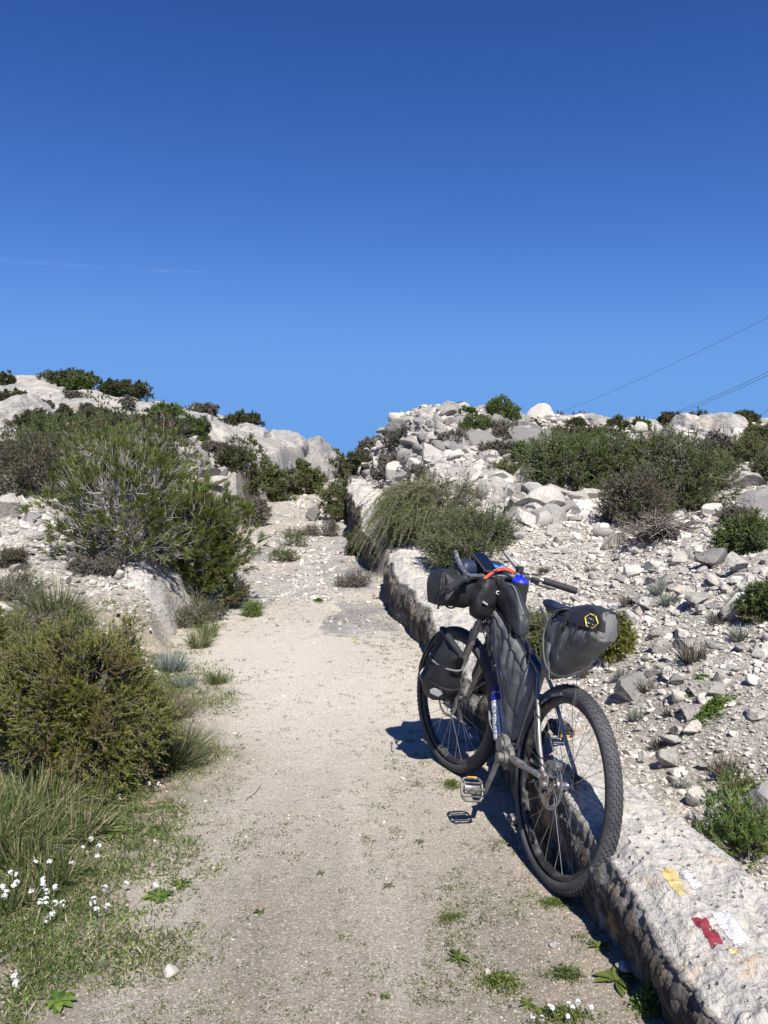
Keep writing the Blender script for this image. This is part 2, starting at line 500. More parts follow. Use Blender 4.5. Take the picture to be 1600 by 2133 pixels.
# surface kinds: R = trodden dirt, G = bare rock, B = soil with plants
rr_ = GX - xr(GY); ll_ = xl(GY) - GX
onpath = (1 - sstep(-.05, .1, rr_)) * (1 - sstep(-.15, .25, ll_))
dirt = onpath * (1 - sstep(5.5, 10, GY + 1.5 * fb2(GX, GY, .8, 3, 21)))
RAD = np.hypot(GX, GY)
slope_rock = sstep(16, 20, RAD) * (1 - onpath)
pathrock = onpath * sstep(6, 8.5, GY) * sstep(.0, .25, fb2(GX, GY, .7, 4, 31) + .25 * sstep(-1.0, -.2, rr_) * sstep(6, 7, GY) * sstep(16, 13, GY))
pathrock = onpath * sstep(6, 8.0, GY) * sstep(-.12, .12, fb2(GX, GY, .7, 4, 31) + .3 * sstep(-1.1, -.3, rr_) * sstep(16, 13, GY))
rock = np.clip(slope_rock * sstep(-.6, -.2, fb2(GX, GY, .5, 4, 33)) + pathrock, 0, 1)
rockL = sstep(.1, .3, ll_) * sstep(6.6, 7.4, GY) * sstep(9, 8, GY) * sstep(4, 3, ll_ + 2)
rock = np.clip(rock + rockL, 0, 1)
soil = sstep(-.35, .35, ll_ + .35 * fb2(GX, GY, 1.5, 4, 41)) * sstep(7.2, 5.8, GY) * (1 - rock)
soil = np.clip(soil + .55 * slope_rock * (1 - rock), 0, 1)
ground_tint = np.stack([dirt.ravel(), rock.ravel(), soil.ravel()], -1)

m, nt, b = mat_new("ground"); g = NT(nt); pos = g.geo()
att = g.n("ShaderNodeAttribute", attribute_name="tint").outputs["Color"]
sep = g.n("ShaderNodeSeparateColor"); g.l(att, sep.inputs[0])
rc, rh = rock_color(g, pos, scl=.8, pits=.9, lich=.9, grey=.22)
n_fine = g.noise(pos, 160, 5, .75); n_mid = g.noise(pos, 14, 6, .62); n_big = g.noise(pos, 1.1, 5, .6, .3)
vg = g.voro(pos, 42); vc = g.voro(pos, 42, out="Color")
vcs = g.n("ShaderNodeSeparateColor"); g.l(vc, vcs.inputs[0])
# scree: cream stony ground
scree = g.ramp(vcs.outputs[0], [(0.0, (.33, .30, .26)), (.5, (.46, .42, .36)), (1.0, (.60, .56, .49))])
scree = g.mix(g.ramp(vg, [(.35, 0.0), (.62, .6)]), scree, (.19, .155, .12))
scree = g.mix(g.ramp(n_mid, [(.35, .45), (.55, 0.0)]), scree, (.38, .33, .28))
# trodden dirt
vd = g.voro(pos, 210, out="Color"); vds = g.n("ShaderNodeSeparateColor"); g.l(vd, vds.inputs[0])
n_rut = g.noise(g.vmul(pos, (2.6, .55, 1)), 1.0, 5, .6, .4)
dcol = g.ramp(n_rut, [(.38, (.180, .155, .122)), (.5, (.295, .258, .207)), (.62, (.44, .395, .33))])
dcol = g.mix(g.ramp(n_big, [(.36, .5), (.55, 0.0)]), dcol, (.27, .215, .165))
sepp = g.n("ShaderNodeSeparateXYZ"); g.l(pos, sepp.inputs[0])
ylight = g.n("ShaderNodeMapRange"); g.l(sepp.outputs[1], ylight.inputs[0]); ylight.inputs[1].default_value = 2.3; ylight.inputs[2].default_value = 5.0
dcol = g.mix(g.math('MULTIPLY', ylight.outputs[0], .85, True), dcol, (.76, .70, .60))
cellb = g.ramp(vds.outputs[2], [(0.0, .62), (1.0, 1.0)])
dcol = g.mix(1.0, dcol, cellb, 'MULTIPLY')
dcol = g.mix(.22, dcol, (.62, .55, .44))
dcol = g.mix(g.ramp(vds.outputs[0], [(.84, 0.0), (.95, .8)]), dcol, (.62, .56, .47))
dcol = g.mix(g.ramp(vds.outputs[1], [(.80, 0.0), (.9, .6)]), dcol, (.15, .12, .095))
dcol = g.mix(g.ramp(n_fine, [(.36, .55), (.5, 0.0)]), dcol, (.20, .165, .13))
soilc = g.ramp(n_mid, [(.32, (.10, .085, .06)), (.5, (.22, .18, .13)), (.68, (.36, .30, .23))])
soilc = g.mix(g.ramp(g.noise(pos, 5, 5, .65), [(.45, 0.0), (.6, .6)]), soilc, (.075, .095, .04))
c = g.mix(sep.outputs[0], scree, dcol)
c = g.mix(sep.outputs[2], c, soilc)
rm = g.math('MULTIPLY_ADD', n_mid, .8); rmn = nt.nodes[-1]
rmn.inputs[2].default_value = -.4
rf = g.ramp(g.math('ADD', sep.outputs[1], rmn.outputs[0]), [(.42, 0.0), (.58, 1.0)])
c = g.mix(rf, c, rc)
g.l(c, b.inputs["Base Color"]); b.inputs["Roughness"].default_value = .95; b.inputs["Specular IOR Level"].default_value = .2
hh = g.math('ADD', g.math('MULTIPLY', g.math('SUBTRACT', .6, vg), .12), g.math('MULTIPLY', n_fine, .5))
bn = g.bump(hh, 1.0, .014); bn = g.bump(rh, .6, .02, bn); 
g.l(bn, b.inputs["Normal"])
M_GROUND = m
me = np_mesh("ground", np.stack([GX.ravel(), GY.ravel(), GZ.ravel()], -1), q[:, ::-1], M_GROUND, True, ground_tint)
ground_o = mobj("ground", me); tag(ground_o, kind='structure')

# ------------------------------------------------------------------ cut rock ledges beside the trail
def ledge(name, Y0, Y1, side, label, ystep=.006, stain_shade=1.0, top_w=1.0, seed=1, hfun=None, lean=.10, taper=(.35, .35), mat=None):
    """side=+1: rock to the right of the trail. swept profile: face, rounded lip, top running inland and sinking"""
    ys = np.arange(Y0, Y1, ystep)
    t = np.concatenate([np.linspace(0, 1, 46), 1 + np.linspace(0.03, 1, 70)])
    T, YY = np.meshgrid(t, ys)
    hh = hfun(YY)
    face = np.clip(T, 0, 1); top = np.clip(T - 1, 0, 1)
    rnd = .05
    jag = fbm(np.stack([YY.ravel() * 2.3, YY.ravel() * 0 + seed * 2, YY.ravel() * 0], -1), 4, seed + 41, .6).reshape(YY.shape)
    blk = np.abs(fbm(np.stack([YY.ravel() * 1.1 + 9, YY.ravel() * 0 + seed, YY.ravel() * 0], -1), 2, seed + 43).reshape(YY.shape))
    crack = sstep(.04, .0, blk) * sstep(3.9, 4.4, YY)
    hh = hh * (1 + .18 * jag * sstep(3.8, 4.6, YY)) - .12 * crack
    # end taper
    e = sstep(Y0, Y0 + taper[0], YY) * sstep(Y1, Y1 - taper[1], YY)
    w = (top_w(YY) if callable(top_w) else top_w) * (1 + .62 * fbm(np.stack([YY.ravel() * .9, YY.ravel() * 0, YY.ravel() * 0 + seed], -1), 3, seed).reshape(YY.shape))
    d = (lean - (.05 * sstep(3.6, 2.6, YY) if side > 0 and Y0 < 2 else 0)) * face ** 1.5 + rnd * sstep(.72, 1, face) + w * top
    z = -.14 + (hh + .14) * (face - .10 * sstep(.72, 1.0, face)) + .10 * (hh + .14) * 1.0 * sstep(0, .16, top) - (.16 + .3 * hh) * sstep(.62, 1.0, top)
    z = -.2 + (z + .2) * (.15 + .85 * e)
    d = d + (1 - e) * .25 + .07 * jag * sstep(3.9, 4.8, YY) + .06 * crack
    base = (xr(YY) if side > 0 else xl(YY))
    x = base + side * d
    zz = zp(YY) + z
    P = np.stack([x, YY, zz], -1).reshape(-1, 3)
    # large undulation, vertical tool grooves on the face, pitted top
    F_ = face.ravel(); Tp = top.ravel()
    facew = np.clip(F_ / .15, 0, 1) * (Tp < .02)
    n_big = fbm(P * 1.7 + seed, 4, seed)
    gro = fbm(np.stack([P[:, 0] * 5, P[:, 1] * 27, P[:, 2] * 5 + seed], -1), 4, seed + 5, .6, True)
    pit = fbm(P * 17, 4, seed + 9, .6, True)
    dx = .032 * n_big + facew * (.016 * gro) + .009 * pit + .004 * fbm(P * 60, 2, seed + 31)
    P[:, 0] += -side * dx * np.where(Tp > .1, .3, 1)
    wt = sstep(.9, 1.0, F_)
    wave = fbm(np.stack([P[:, 0] * 2.9, P[:, 1] * 2.1, P[:, 2] * 0 + seed], -1), 4, seed + 2)
    str_ = fbm(np.stack([P[:, 0] * 14, P[:, 1] * 7, P[:, 2] * 0 + seed], -1), 4, seed + 3, .6, True)
    cr_ = fbm(P * np.array([6, 3.2, 6]) + seed, 3, seed + 21, .55, True)
    fine = fbm(P * 55, 2, seed + 25, .5, True)
    P[:, 2] += wt * (.042 * wave + .012 * str_ + .009 * pit - .045 * np.clip(cr_ - .66, 0, 1) + .0035 * fine)
    ny, nt_ = YY.shape
    idx = np.arange(ny * nt_).reshape(ny, nt_)
    q = np.stack([idx[:-1, :-1], idx[:-1, 1:], idx[1:, 1:], idx[1:, :-1]], -1).reshape(-1, 4)
    if side < 0: q = q[:, ::-1]
    O = np.array([float(base[ny // 2, 0]), (Y0 + Y1) / 2, float(zp((Y0 + Y1) / 2))])
    fc = np.clip(1.25 * F_ ** .3 * (Tp < .02) - 2.2 * np.clip(F_ - .74, 0, 1), 0, 1)  # cut face mask: lichen streaks plus the shade painted into their colour
    me = np_mesh(name, P - O, q, mat or M_LEDGE, True, np.stack([fc * stain_shade, fc * 0], -1))
    o = mobj(name, me, None, O)
    tag(o, label, "rock ledge")
    return o
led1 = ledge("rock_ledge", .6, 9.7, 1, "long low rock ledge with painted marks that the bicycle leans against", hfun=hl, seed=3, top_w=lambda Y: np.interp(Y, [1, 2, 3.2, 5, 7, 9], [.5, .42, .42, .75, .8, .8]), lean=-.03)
led2 = ledge("rock_ledge", 10.3, 19.0, 1, "tall dark-faced rock ledge on the right of the trail beyond the drooping bush", hfun=hl, seed=8, top_w=1.0, ystep=.02, lean=-.08, stain_shade=1.3)
led3 = ledge("rock_ledge", 6.7, 8.6, -1, "cut rock block with grooved face left of the trail below the pine bush", hfun=lambda Y: np.interp(Y, [6.7, 7.2, 8, 8.6], [.42, .55, .58, .5]), seed=12, top_w=1.0, lean=.22, stain_shade=.35, ystep=.008)

# waymarks brushed on the first ledge: worn yellow, dark red over white, faint ochre
def paint(label, quad, mat, seed, thr=-.15, n=110):
    """quad of four photo pixels brought onto the ledge's own surface; worn through where the noise says so"""
    me_ = led1.data; nv = len(me_.vertices); co = np.zeros(nv * 3); me_.vertices.foreach_get("co", co)
    from mathutils.bvhtree import BVHTree
    global _LB
    if '_LB' not in globals():
        fs = np.zeros(len(me_.loops), dtype=np.int32); me_.loops.foreach_get("vertex_index", fs)
        _LB = BVHTree.FromPolygons([tuple(v) for v in co.reshape(-1, 3)], fs.reshape(-1, 4).tolist())
    L0 = np.array(led1.location); Q = []
    for px, py in quad:
        r = _LB.ray_cast(Vector(np.array([0, 0, CAM_H]) - L0), Vector(ray(px, py)).normalized()); Q.append(np.array(r[0]))
    u, v = np.meshgrid(np.linspace(0, 1, n), np.linspace(0, 1, n))
    P = ((1 - u) * (1 - v))[..., None] * Q[0] + (u * (1 - v))[..., None] * Q[1] + (u * v)[..., None] * Q[2] + ((1 - u) * v)[..., None] * Q[3]
    P = P.reshape(-1, 3); W = []
    for p in P:
        r = _LB.ray_cast(Vector((p[0], p[1], p[2] + .3)), Vector((0, 0, -1))); W.append((p[0], p[1], (r[0].z if r[0] else p[2]) + .0022))
    W = np.array(W); idx = np.arange(n * n).reshape(n, n)
    e = np.minimum(np.minimum(u, 1 - u), np.minimum(v, 1 - v)).ravel()
    msk = (fbm(W * 120 + seed, 3, seed, .7) * .75 + fbm(W * 28 + seed, 2, seed + 3) * .35) + np.clip(e * 7, 0, 1) * .5 - .5 > thr - .14
    q = np.stack([idx[:-1, :-1], idx[:-1, 1:], idx[1:, 1:], idx[1:, :-1]], -1).reshape(-1, 4)
    q = q[msk[q].all(1)]
    W = W
    o = mobj("painted_mark", np_mesh("painted_mark", W, q, mat, True), led1); o['label'] = label
def paint_mat(name, col, wear):
    m, nt, b = mat_new(name); g = NT(nt); n = g.noise(g.geo(), 70, 5, .7)
    g.l(g.mix(g.ramp(n, [(.36, .5), (.5, 0.0)]), col, wear), b.inputs["Base Color"]); b.inputs["Roughness"].default_value = .8
    return m
MP_Y = paint_mat("worn_yellow_paint", (.47, .37, .14), (.36, .32, .22)); MP_R = paint_mat("worn_red_paint", (.20, .016, .028), (.15, .06, .055))
MP_W = paint_mat("worn_white_paint", (.50, .50, .495), (.38, .37, .35)); MP_O = paint_mat("faded_ochre_paint", (.58, .42, .20), (.5, .45, .36))
paint("flaking yellow waymark stripe", [(1370, 1808), (1402, 1806), (1438, 1866), (1410, 1872)], MP_Y, 3, -.28)
paint("flaking dark red waymark stripe", [(1440, 1914), (1470, 1911), (1511, 1971), (1483, 1976)], MP_R, 5, -.32)
paint("worn white waymark patch beside the red one", [(1478, 1904), (1512, 1900), (1570, 1966), (1536, 1978)], MP_W, 7, -.34)
paint("small worn ochre patch below the red waymark", [(1512, 1974), (1542, 1972), (1546, 1986), (1518, 1990)], MP_O, 9, -.05)
paint("faded white patch right of the yellow waymark", [(1414, 1812), (1436, 1810), (1466, 1850), (1446, 1862)], MP_W, 11, .0)
# ------------------------------------------------------------------ stones
def icos(sub):
    t = (1 + 5 ** .5) / 2
    V = [(-1, t, 0), (1, t, 0), (-1, -t, 0), (1, -t, 0), (0, -1, t), (0, 1, t), (0, -1, -t), (0, 1, -t), (t, 0, -1), (t, 0, 1), (-t, 0, -1), (-t, 0, 1)]
    F = [(0, 11, 5), (0, 5, 1), (0, 1, 7), (0, 7, 10), (0, 10, 11), (1, 5, 9), (5, 11, 4), (11, 10, 2), (10, 7, 6), (7, 1, 8), (3, 9, 4), (3, 4, 2), (3, 2, 6), (3, 6, 8), (3, 8, 9), (4, 9, 5), (2, 4, 11), (6, 2, 10), (8, 6, 7), (9, 8, 1)]
    V = [np.array(v) / np.linalg.norm(v) for v in V]
    for _ in range(sub):
        c = {}; nF = []
        def mid(a, b):
            k = (min(a, b), max(a, b))
            if k not in c:
                v = V[a] + V[b]; V.append(v / np.linalg.norm(v)); c[k] = len(V) - 1
            return c[k]
        for a, b_, d in F:
            x, y, z = mid(a, b_), mid(b_, d), mid(d, a)
            nF += [(a, x, z), (b_, y, x), (d, z, y), (x, y, z)]
        F = nF
    return np.array(V), np.array(F)
ICO = {k: icos(k) for k in (0, 1, 2, 3, 4, 5)}

def rotm(rng):
    q = rng.normal(size=4); q /= np.linalg.norm(q); w, x, y, z = q
    return np.array([[1 - 2 * (y * y + z * z), 2 * (x * y - z * w), 2 * (x * z + y * w)], [2 * (x * y + z * w), 1 - 2 * (x * x + z * z), 2 * (y * z - x * w)], [2 * (x * z - y * w), 2 * (y * z + x * w), 1 - 2 * (x * x + y * y)]])

def rock_shape(seed, sub=3, planes=11, dmin=.33, dmax=.74, rough=.06, soft=.0):
    rng = np.random.default_rng(seed)
    V, F = ICO[sub]; V = V.copy()
    for _ in range(planes):
        n = rng.normal(size=3); n /= np.linalg.norm(n)
        d = rng.uniform(dmin, dmax)
        e = V @ n - d
        V = V - np.outer(np.maximum(e, 0) * (1 - soft), n)
    if rough > 0:
        r = fbm(V * 1.6 + seed, 3, seed % 97) * rough * 1.6 + fbm(V * 6 + seed, 3, seed % 89) * rough * .55
        V = V * (1 + r)[:, None]
    V /= np.abs(V).max(0)
    return V, F

def put_rock(p, w, h, d, seed, label, group=None, mat=None, sub=3, sink=.18, rot=None, name="rock", cat="rock", rough=.06, soft=0.0, smooth=False, planes=11, tilt=.15):
    V, F = rock_shape(seed, sub, planes=planes, rough=rough, soft=soft)
    rng = np.random.default_rng(seed + 5)
    V = V * [w / 2, d / 2, h / 2]
    a = rng.uniform(-.5, .5) if rot is None else rot
    R = Matrix.Rotation(a, 3, 'Z') @ Matrix.Rotation(rng.uniform(-tilt, tilt), 3, 'X') @ Matrix.Rotation(rng.uniform(-tilt, tilt), 3, 'Y')
    V = V @ np.array(R).T
    V[:, 2] += h * (.5 - sink)
    me = np_mesh(name, V, F, mat or M_ROCK, smooth)
    o = mobj(name, me, None, p)
    tag(o, label, cat, group)
    return o

def px_rock(px, py, wpx, hpx, seed, label, **kw):
    """rock standing on the ground where photo pixel (px, py) meets it; size from how large it looks"""
    p = hit(px, py); s = dist_scale(p)
    w, h = wpx * s, hpx * s * 1.15
    dz = kw.pop('deep', .85) * w
    return put_rock(p + np.array([0, dz * .3, 0]), w, h, dz, seed, label, **kw)

RK = [
 (1312, 1463, 92, 74, 101, "grey angular boulder on the scree right behind the rear tyre", M_ROCKG, 4),
 (1497, 1738, 92, 70, 102, "brownish grey stone on top of the painted ledge's inland edge", M_ROCK, 4),
 (1600, 1745, 120, 120, 103, "large grey boulder cut off by the right edge above the green sprigs", M_ROCKG, 4),
 (1462, 1678, 58, 48, 104, "tan stone with a pale front just above the ledge and left of the large boulder", M_ROCK, 4),
 (1446, 1530, 44, 32, 105, "white topped stone in the middle of the stony slope right of the rear wheel", M_ROCK, 3),
 (1403, 1600, 62, 40, 106, "grey squarish stone right of the rear tyre", M_ROCKG, 3),
 (1352, 1590, 38, 24, 107, "small brown stone touching the tyre's right side in the picture", M_ROCK, 3),
 (1405, 1553, 54, 22, 108, "flat cream slab lying on the stony slope", M_ROCK, 3),
 (1112, 1070, 78, 40, 109, "tilted slab with a dark underside at the top of the gravel slope", M_ROCK, 3),
 (1292, 1070, 42, 38, 110, "grey cube shaped rock below the large green bush", M_ROCKG, 3),
 (1102, 1016, 62, 60, 111, "upright pale rock left of the large green bush", M_ROCK, 4),
 (1165, 1042, 70, 36, 112, "broad white rock resting below the large green bush's left end", M_ROCK, 3),
 (1230, 1040, 50, 32, 113, "rounded pale rock at the foot of the large green bush", M_ROCK, 3),
 (1562, 1020, 110, 66, 114, "wide weathered boulder at the right edge behind the bushes", M_ROCKG, 4),
 (1590, 1068, 80, 52, 115, "grey boulder below the wide weathered boulder at the right edge", M_ROCKG, 4),
 (1500, 1178, 84, 44, 116, "long grey block on the slope right of the dead branches", M_ROCKG, 3),
 (1540, 1195, 46, 48, 117, "tan block beside the long grey block on the right slope", M_ROCK, 3),
 (1562, 1240, 64, 44, 118, "pale rock with a dark hollow under its left side near the right edge", M_ROCK, 3),
 (1352, 1272, 62, 42, 119, "pale angular rock uphill of the saddlebag", M_ROCK, 3),
 (1460, 1262, 70, 34, 120, "flat pointed grey slab on the right slope", M_ROCKG, 3),
 (1378, 1330, 60, 34, 121, "cream slab beside grey tufts right of the saddlebag", M_ROCK, 3),
 (1150, 1110, 44, 18, 122, "brown flat stone at the upper left corner of the gravel slope", M_ROCK, 3),
 (1248, 1545, 52, 30, 123, "tan stone lying on the ledge behind the rear wheel's spokes", M_ROCK, 3),
 (652, 1086, 34, 36, 124, "grey boulder standing alone on the right half of the trail", M_ROCKG, 4),
 (782, 1248, 22, 14, 125, "small white stone on the trail by the drooping bush", M_ROCK, 2),
 (351, 2040, 40, 27, 126, "smooth white stone lying on the dirt at the bottom left", M_ROCK, 3),
 (413, 1764, 12, 15, 127, "thin pale pebble on the dirt left of centre", M_ROCK, 2),
 (376, 1703, 14, 8, 128, "tiny flat pale pebble below the juniper bush", M_ROCK, 2),
 (309, 1921, 17, 14, 129, "pale pebble beside the low green rosettes", M_ROCK, 2),
 (1305, 2035, 42, 26, 130, "cream stone beside the broad leaved rosette at the ledge foot", M_ROCK, 3),
 (1156, 1975, 22, 20, 131, "pointed cream stone on the dirt below the rear wheel", M_ROCK, 2),
 (1018, 2034, 16, 16, 132, "small white stone in the grey green mat at the bottom", M_ROCK, 2),
 (1075, 1718, 42, 26, 133, "brown stone in the shade under the bicycle's pedals", M_ROCK, 3),
 (957, 1588, 18, 26, 134, "small pale stone seen through the front wheel", M_ROCK, 2),
 (8, 1082, 70, 62, 135, "pale boulder cut off by the left edge", M_ROCK, 4),
 (64, 1090, 48, 26, 136, "dark sided stone right of the pale boulder at the left edge", M_ROCKG, 3),
 (55, 1124, 74, 22, 137, "long flat cream slab low at the left edge", M_ROCK, 3),
 (155, 1178, 24, 20, 138, "rounded cream stone under the pine bush", M_ROCK, 2),
 (243, 1208, 28, 22, 139, "round flat white stone on top of the left rock block", M_ROCK, 2),
 (135, 1218, 30, 22, 140, "cream stone beside the dark tussock", M_ROCK, 2),
 (473, 1040, 56, 60, 141, "grey block with a sheer side left of the trail above the pine bush", M_ROCKG, 4),
 (876, 879, 20, 12, 142, "white slab perched on the skyline of the stone mound", M_ROCK, 2),
 (257, 1592, 12, 8, 143, "small pale pebble in the juniper bush's shade", M_ROCK, 2),
]
for (x, y, w, h, sd, lab, mt, sb) in RK:
    px_rock(x, y, w, h, sd, lab, mat=mt, sub=sb, soft=(.0 if sd != 126 else .5), smooth=(sd == 126))

# the three big outcrops the trail cuts through on the left
def outcrop(px, py, wpx, hpx, Y, seed, label, dm, sub=5, mat=None, rough=.1, up=.0):
    c = at_y(px, py, Y); s = dist_scale(c); w = wpx * s; h = hpx * s
    V, F = rock_shape(seed, sub, planes=9, dmin=.6, dmax=.92, rough=rough, soft=.15)
    fine = fbm(V * 9 + seed, 4, seed % 50, .6, True) * .018 + fbm(V * np.array([14, 14, 4]) + seed, 3, 3, .6, True) * .012
    V = V * (1 + fine)[:, None] * [w / 2, dm / 2, h * .85]
    V[:, 2] += h * .15
    me = np_mesh("rock_outcrop", V, F, mat or M_ROCKF, True)
    o = mobj("rock_outcrop", me, None, c + np.array([0, dm * .25, 0])); tag(o, label, "rock outcrop")
    return o
outcrop(548, 1012, 128, 118, 24.5, 201, "rounded pale outcrop left of the trail behind the tall dark shrub", 3.2, mat=M_ROCKFG)
outcrop(640, 1010, 140, 112, 28, 203, "broad grey outcrop with a streaked face where the trail bends away", 5.5, mat=M_ROCKFG)
outcrop(458, 945, 130, 70, 22, 205, "pale humped outcrop below the left skyline", 3.0)
outcrop(30, 880, 120, 70, 21, 207, "cream cracked outcrop at the left edge under the bare hill", 2.5)
outcrop(1520, 925, 150, 70, 15.5, 209, "large cream outcrop on the right skyline", 3.0)
outcrop(1255, 905, 90, 44, 17, 211, "low white outcrop on the skyline left of a dark round shrub", 2.0)
outcrop(1350, 915, 120, 52, 16.5, 213, "smooth pale outcrop behind the large green bush", 2.5)
outcrop(1435, 920, 90, 62, 16, 215, "grey rounded outcrop beside bare white twigs", 2.0)
outcrop(1600, 905, 90, 40, 18.5, 217, "pale outcrop at the right end of the skyline", 2.5)
outcrop(1170, 905, 100, 46, 17.5, 219, "white capped outcrop on the skyline under the power line", 2.2)

outcrop(400, 925, 150, 70, 23, 221, "broad cream outcrop below the skyline right of the bare hill", 3.5)
outcrop(505, 940, 130, 62, 25.5, 223, "cream outcrop crossing the slope under the dark brown green skyline shrub", 3.0)
outcrop(585, 948, 110, 56, 27, 225, "long pale ridge of rock below the flat green skyline shrub", 3.0)
outcrop(690, 985, 60, 50, 28, 227, "small grey outcrop sloping down into the gap", 2.5, mat=M_ROCKFG)
# loose rocks of the mound: each one a thing, sharing prototype shapes
protos = [np_mesh("rock", rock_shape(300 + i, 3, planes=9, dmin=.28, dmax=.68, rough=.06)[0], ICO[3][1], (M_ROCKG, M_ROCK)[i % 3 == 2], False) for i in range(14)]
def in_poly(x, y, poly):
    c = np.zeros(x.shape, bool); n = len(poly); j = n - 1
    for i in range(n):
        xi, yi = poly[i]; xj, yj = poly[j]
        c ^= ((yi > y) != (yj > y)) & (x < (xj - xi) * (y - yi) / (yj - yi + 1e-9) + xi)
        j = i
    return c
def project(P):
    x, y, z = P[:, 0], P[:, 1], P[:, 2] - CAM_H
    c_, s_ = cos(PITCH), sin(PITCH); d = y * c_ - z * s_; u = y * s_ + z * c_
    return CX + FPX * x / d, CY - FPX * u / d
def world_samples(n, rng, r0, r1, a0, a1, mode='log'):
    a = np.radians(rng.uniform(a0, a1, n))
    r = np.exp(rng.uniform(math.log(r0), math.log(r1), n)) if mode == 'log' else np.sqrt(rng.uniform(r0 * r0, r1 * r1, n))
    X, Y = r * np.sin(a), r * np.cos(a)
    return np.stack([X, Y, terrain(X, Y)], -1)
def near_label(px, py, marks, what, tail=""):
    d = [math.hypot(px - m_[0], py - m_[1]) for m_ in marks]; i = int(np.argmin(d)); m_ = marks[i]
    dx, dy = px - m_[0], py - m_[1]
    w = ("right of" if dx > 0 else "left of") if abs(dx) > abs(dy) else ("below" if dy > 0 else "above")
    if d[i] > 45: w = "well " + w
    return f"{what} {w} {m_[2]}"
MK_MOUND = [(877, 873, "the perched white slab"), (950, 930, "the round grey shrub"), (1000, 900, "the low green summit shrub"), (838, 925, "the left flank's grey shrub"), (800, 895, "the mound's left skyline"), (745, 985, "the tall ledge's top shrub"),
  (820, 985, "the sparse shrub low on the mound"), (900, 1010, "the drooping bush"), (1102, 1000, "the upright pale rock"), (1112, 1060, "the tilted slab"), (1040, 950, "the dark brush"), (1052, 890, "the tall feathery shrub"), (1180, 1050, "the broad white rock"), (960, 985, "the middle of its foot")]
MK_RUB = [(475, 1010, "the sheer sided grey block"), (440, 940, "the reddish brown shrub"), (395, 990, "the pine bush's top"), (420, 965, "the rubble pile's middle")]
MK_SLOPE = [(1312, 1430, "the big angular boulder"), (1480, 1450, "the low fresh green plant"), (1500, 1160, "the long grey block"), (1352, 1250, "the rock above the saddlebag"), (1460, 1250, "the flat pointed slab"), (1403, 1580, "the squarish grey stone"), (1446, 1515, "the white topped stone"), (1595, 1260, "the right edge's green shrub"), (1545, 1600, "the large right edge boulder")]
MK_LEFT = [(96, 1250, "the dark tussock"), (243, 1200, "the round flat white stone"), (55, 1115, "the long cream slab"), (165, 1190, "the grey brown cushion shrub"), (300, 1230, "the cut rock block")]
def loose(n, poly, rmin, rmax, r0, r1, a0, a1, label, group, seed, marks, flat=(.35, .7), name="loose_rock", sep=.55, bury=.25):
    rng = np.random.default_rng(seed)
    P = world_samples(n * 60, rng, r0, r1, a0, a1, 'sq')
    x, y = project(P); P = P[in_poly(x, y, poly)]
    got = []
    for p in P:
        if len(got) >= n: break
        s = rmin * (rmax / rmin) ** (rng.random() ** 1.8)
        if any((p[0] - q[0]) ** 2 + (p[1] - q[1]) ** 2 < (sep * (s + q[3])) ** 2 for q in got): continue
        got.append((p[0], p[1], p[2], s))
    for i, (a, b_, c_, s) in enumerate(got):
        o = mobj(name, protos[rng.integers(len(protos))], None, (a, b_, c_ + s * bury * .6))
        f = rng.uniform(*flat)
        o.scale = (s * rng.uniform(.8, 1.2), s * rng.uniform(.7, 1.1), s * f)
        o.rotation_euler = (rng.uniform(-.35, .35), rng.uniform(-.35, .35), rng.uniform(0, 6.28))
        qx, qy = project(np.array([[a, b_, c_]]))
        size = "small" if s < rmin * (rmax / rmin) ** .2 else ("large" if s > rmin * (rmax / rmin) ** .55 else "middling")
        tone = "grey" if o.data.materials[0] == M_ROCKG else "pale"
        tag(o, near_label(qx[0], qy[0], marks, f"{size} {tone} {label}"), "rock", group)
    return got
MOUND = [(735, 1010), (728, 945), (800, 895), (860, 868), (960, 868), (1010, 885), (1110, 895), (1090, 960), (1060, 990), (1070, 1010), (1120, 1030), (1190, 1060), (1120, 1095), (1060, 1090), (1010, 1040), (960, 1010), (900, 1010), (820, 1030), (770, 1040)]
loose(235, MOUND, .12, .46, 9, 22, -8, 22, "mound rock", "loose rocks heaped on the mound", 51, MK_MOUND, sep=.5)
loose(20, [(360, 915), (450, 910), (500, 990), (480, 1020), (400, 1010)], .16, .40, 12, 19, -22, -8, "pile rock", "rocks of the rubble pile left of the trail", 52, MK_RUB, sep=.42)
loose(30, [(1290, 1190), (1600, 1180), (1600, 1700), (1500, 1680), (1340, 1500), (1300, 1300)], .05, .11, 2.4, 7.5, 10, 30, "fist sized rock", "fist sized rocks on the right slope", 53, MK_SLOPE, name="loose_rock")
loose(10, [(0, 1090), (300, 1180), (330, 1260), (150, 1280), (0, 1200)], .05, .14, 5.5, 11, -30, -12, "loose rock", "cream rocks left of the pine bush", 54, MK_LEFT)

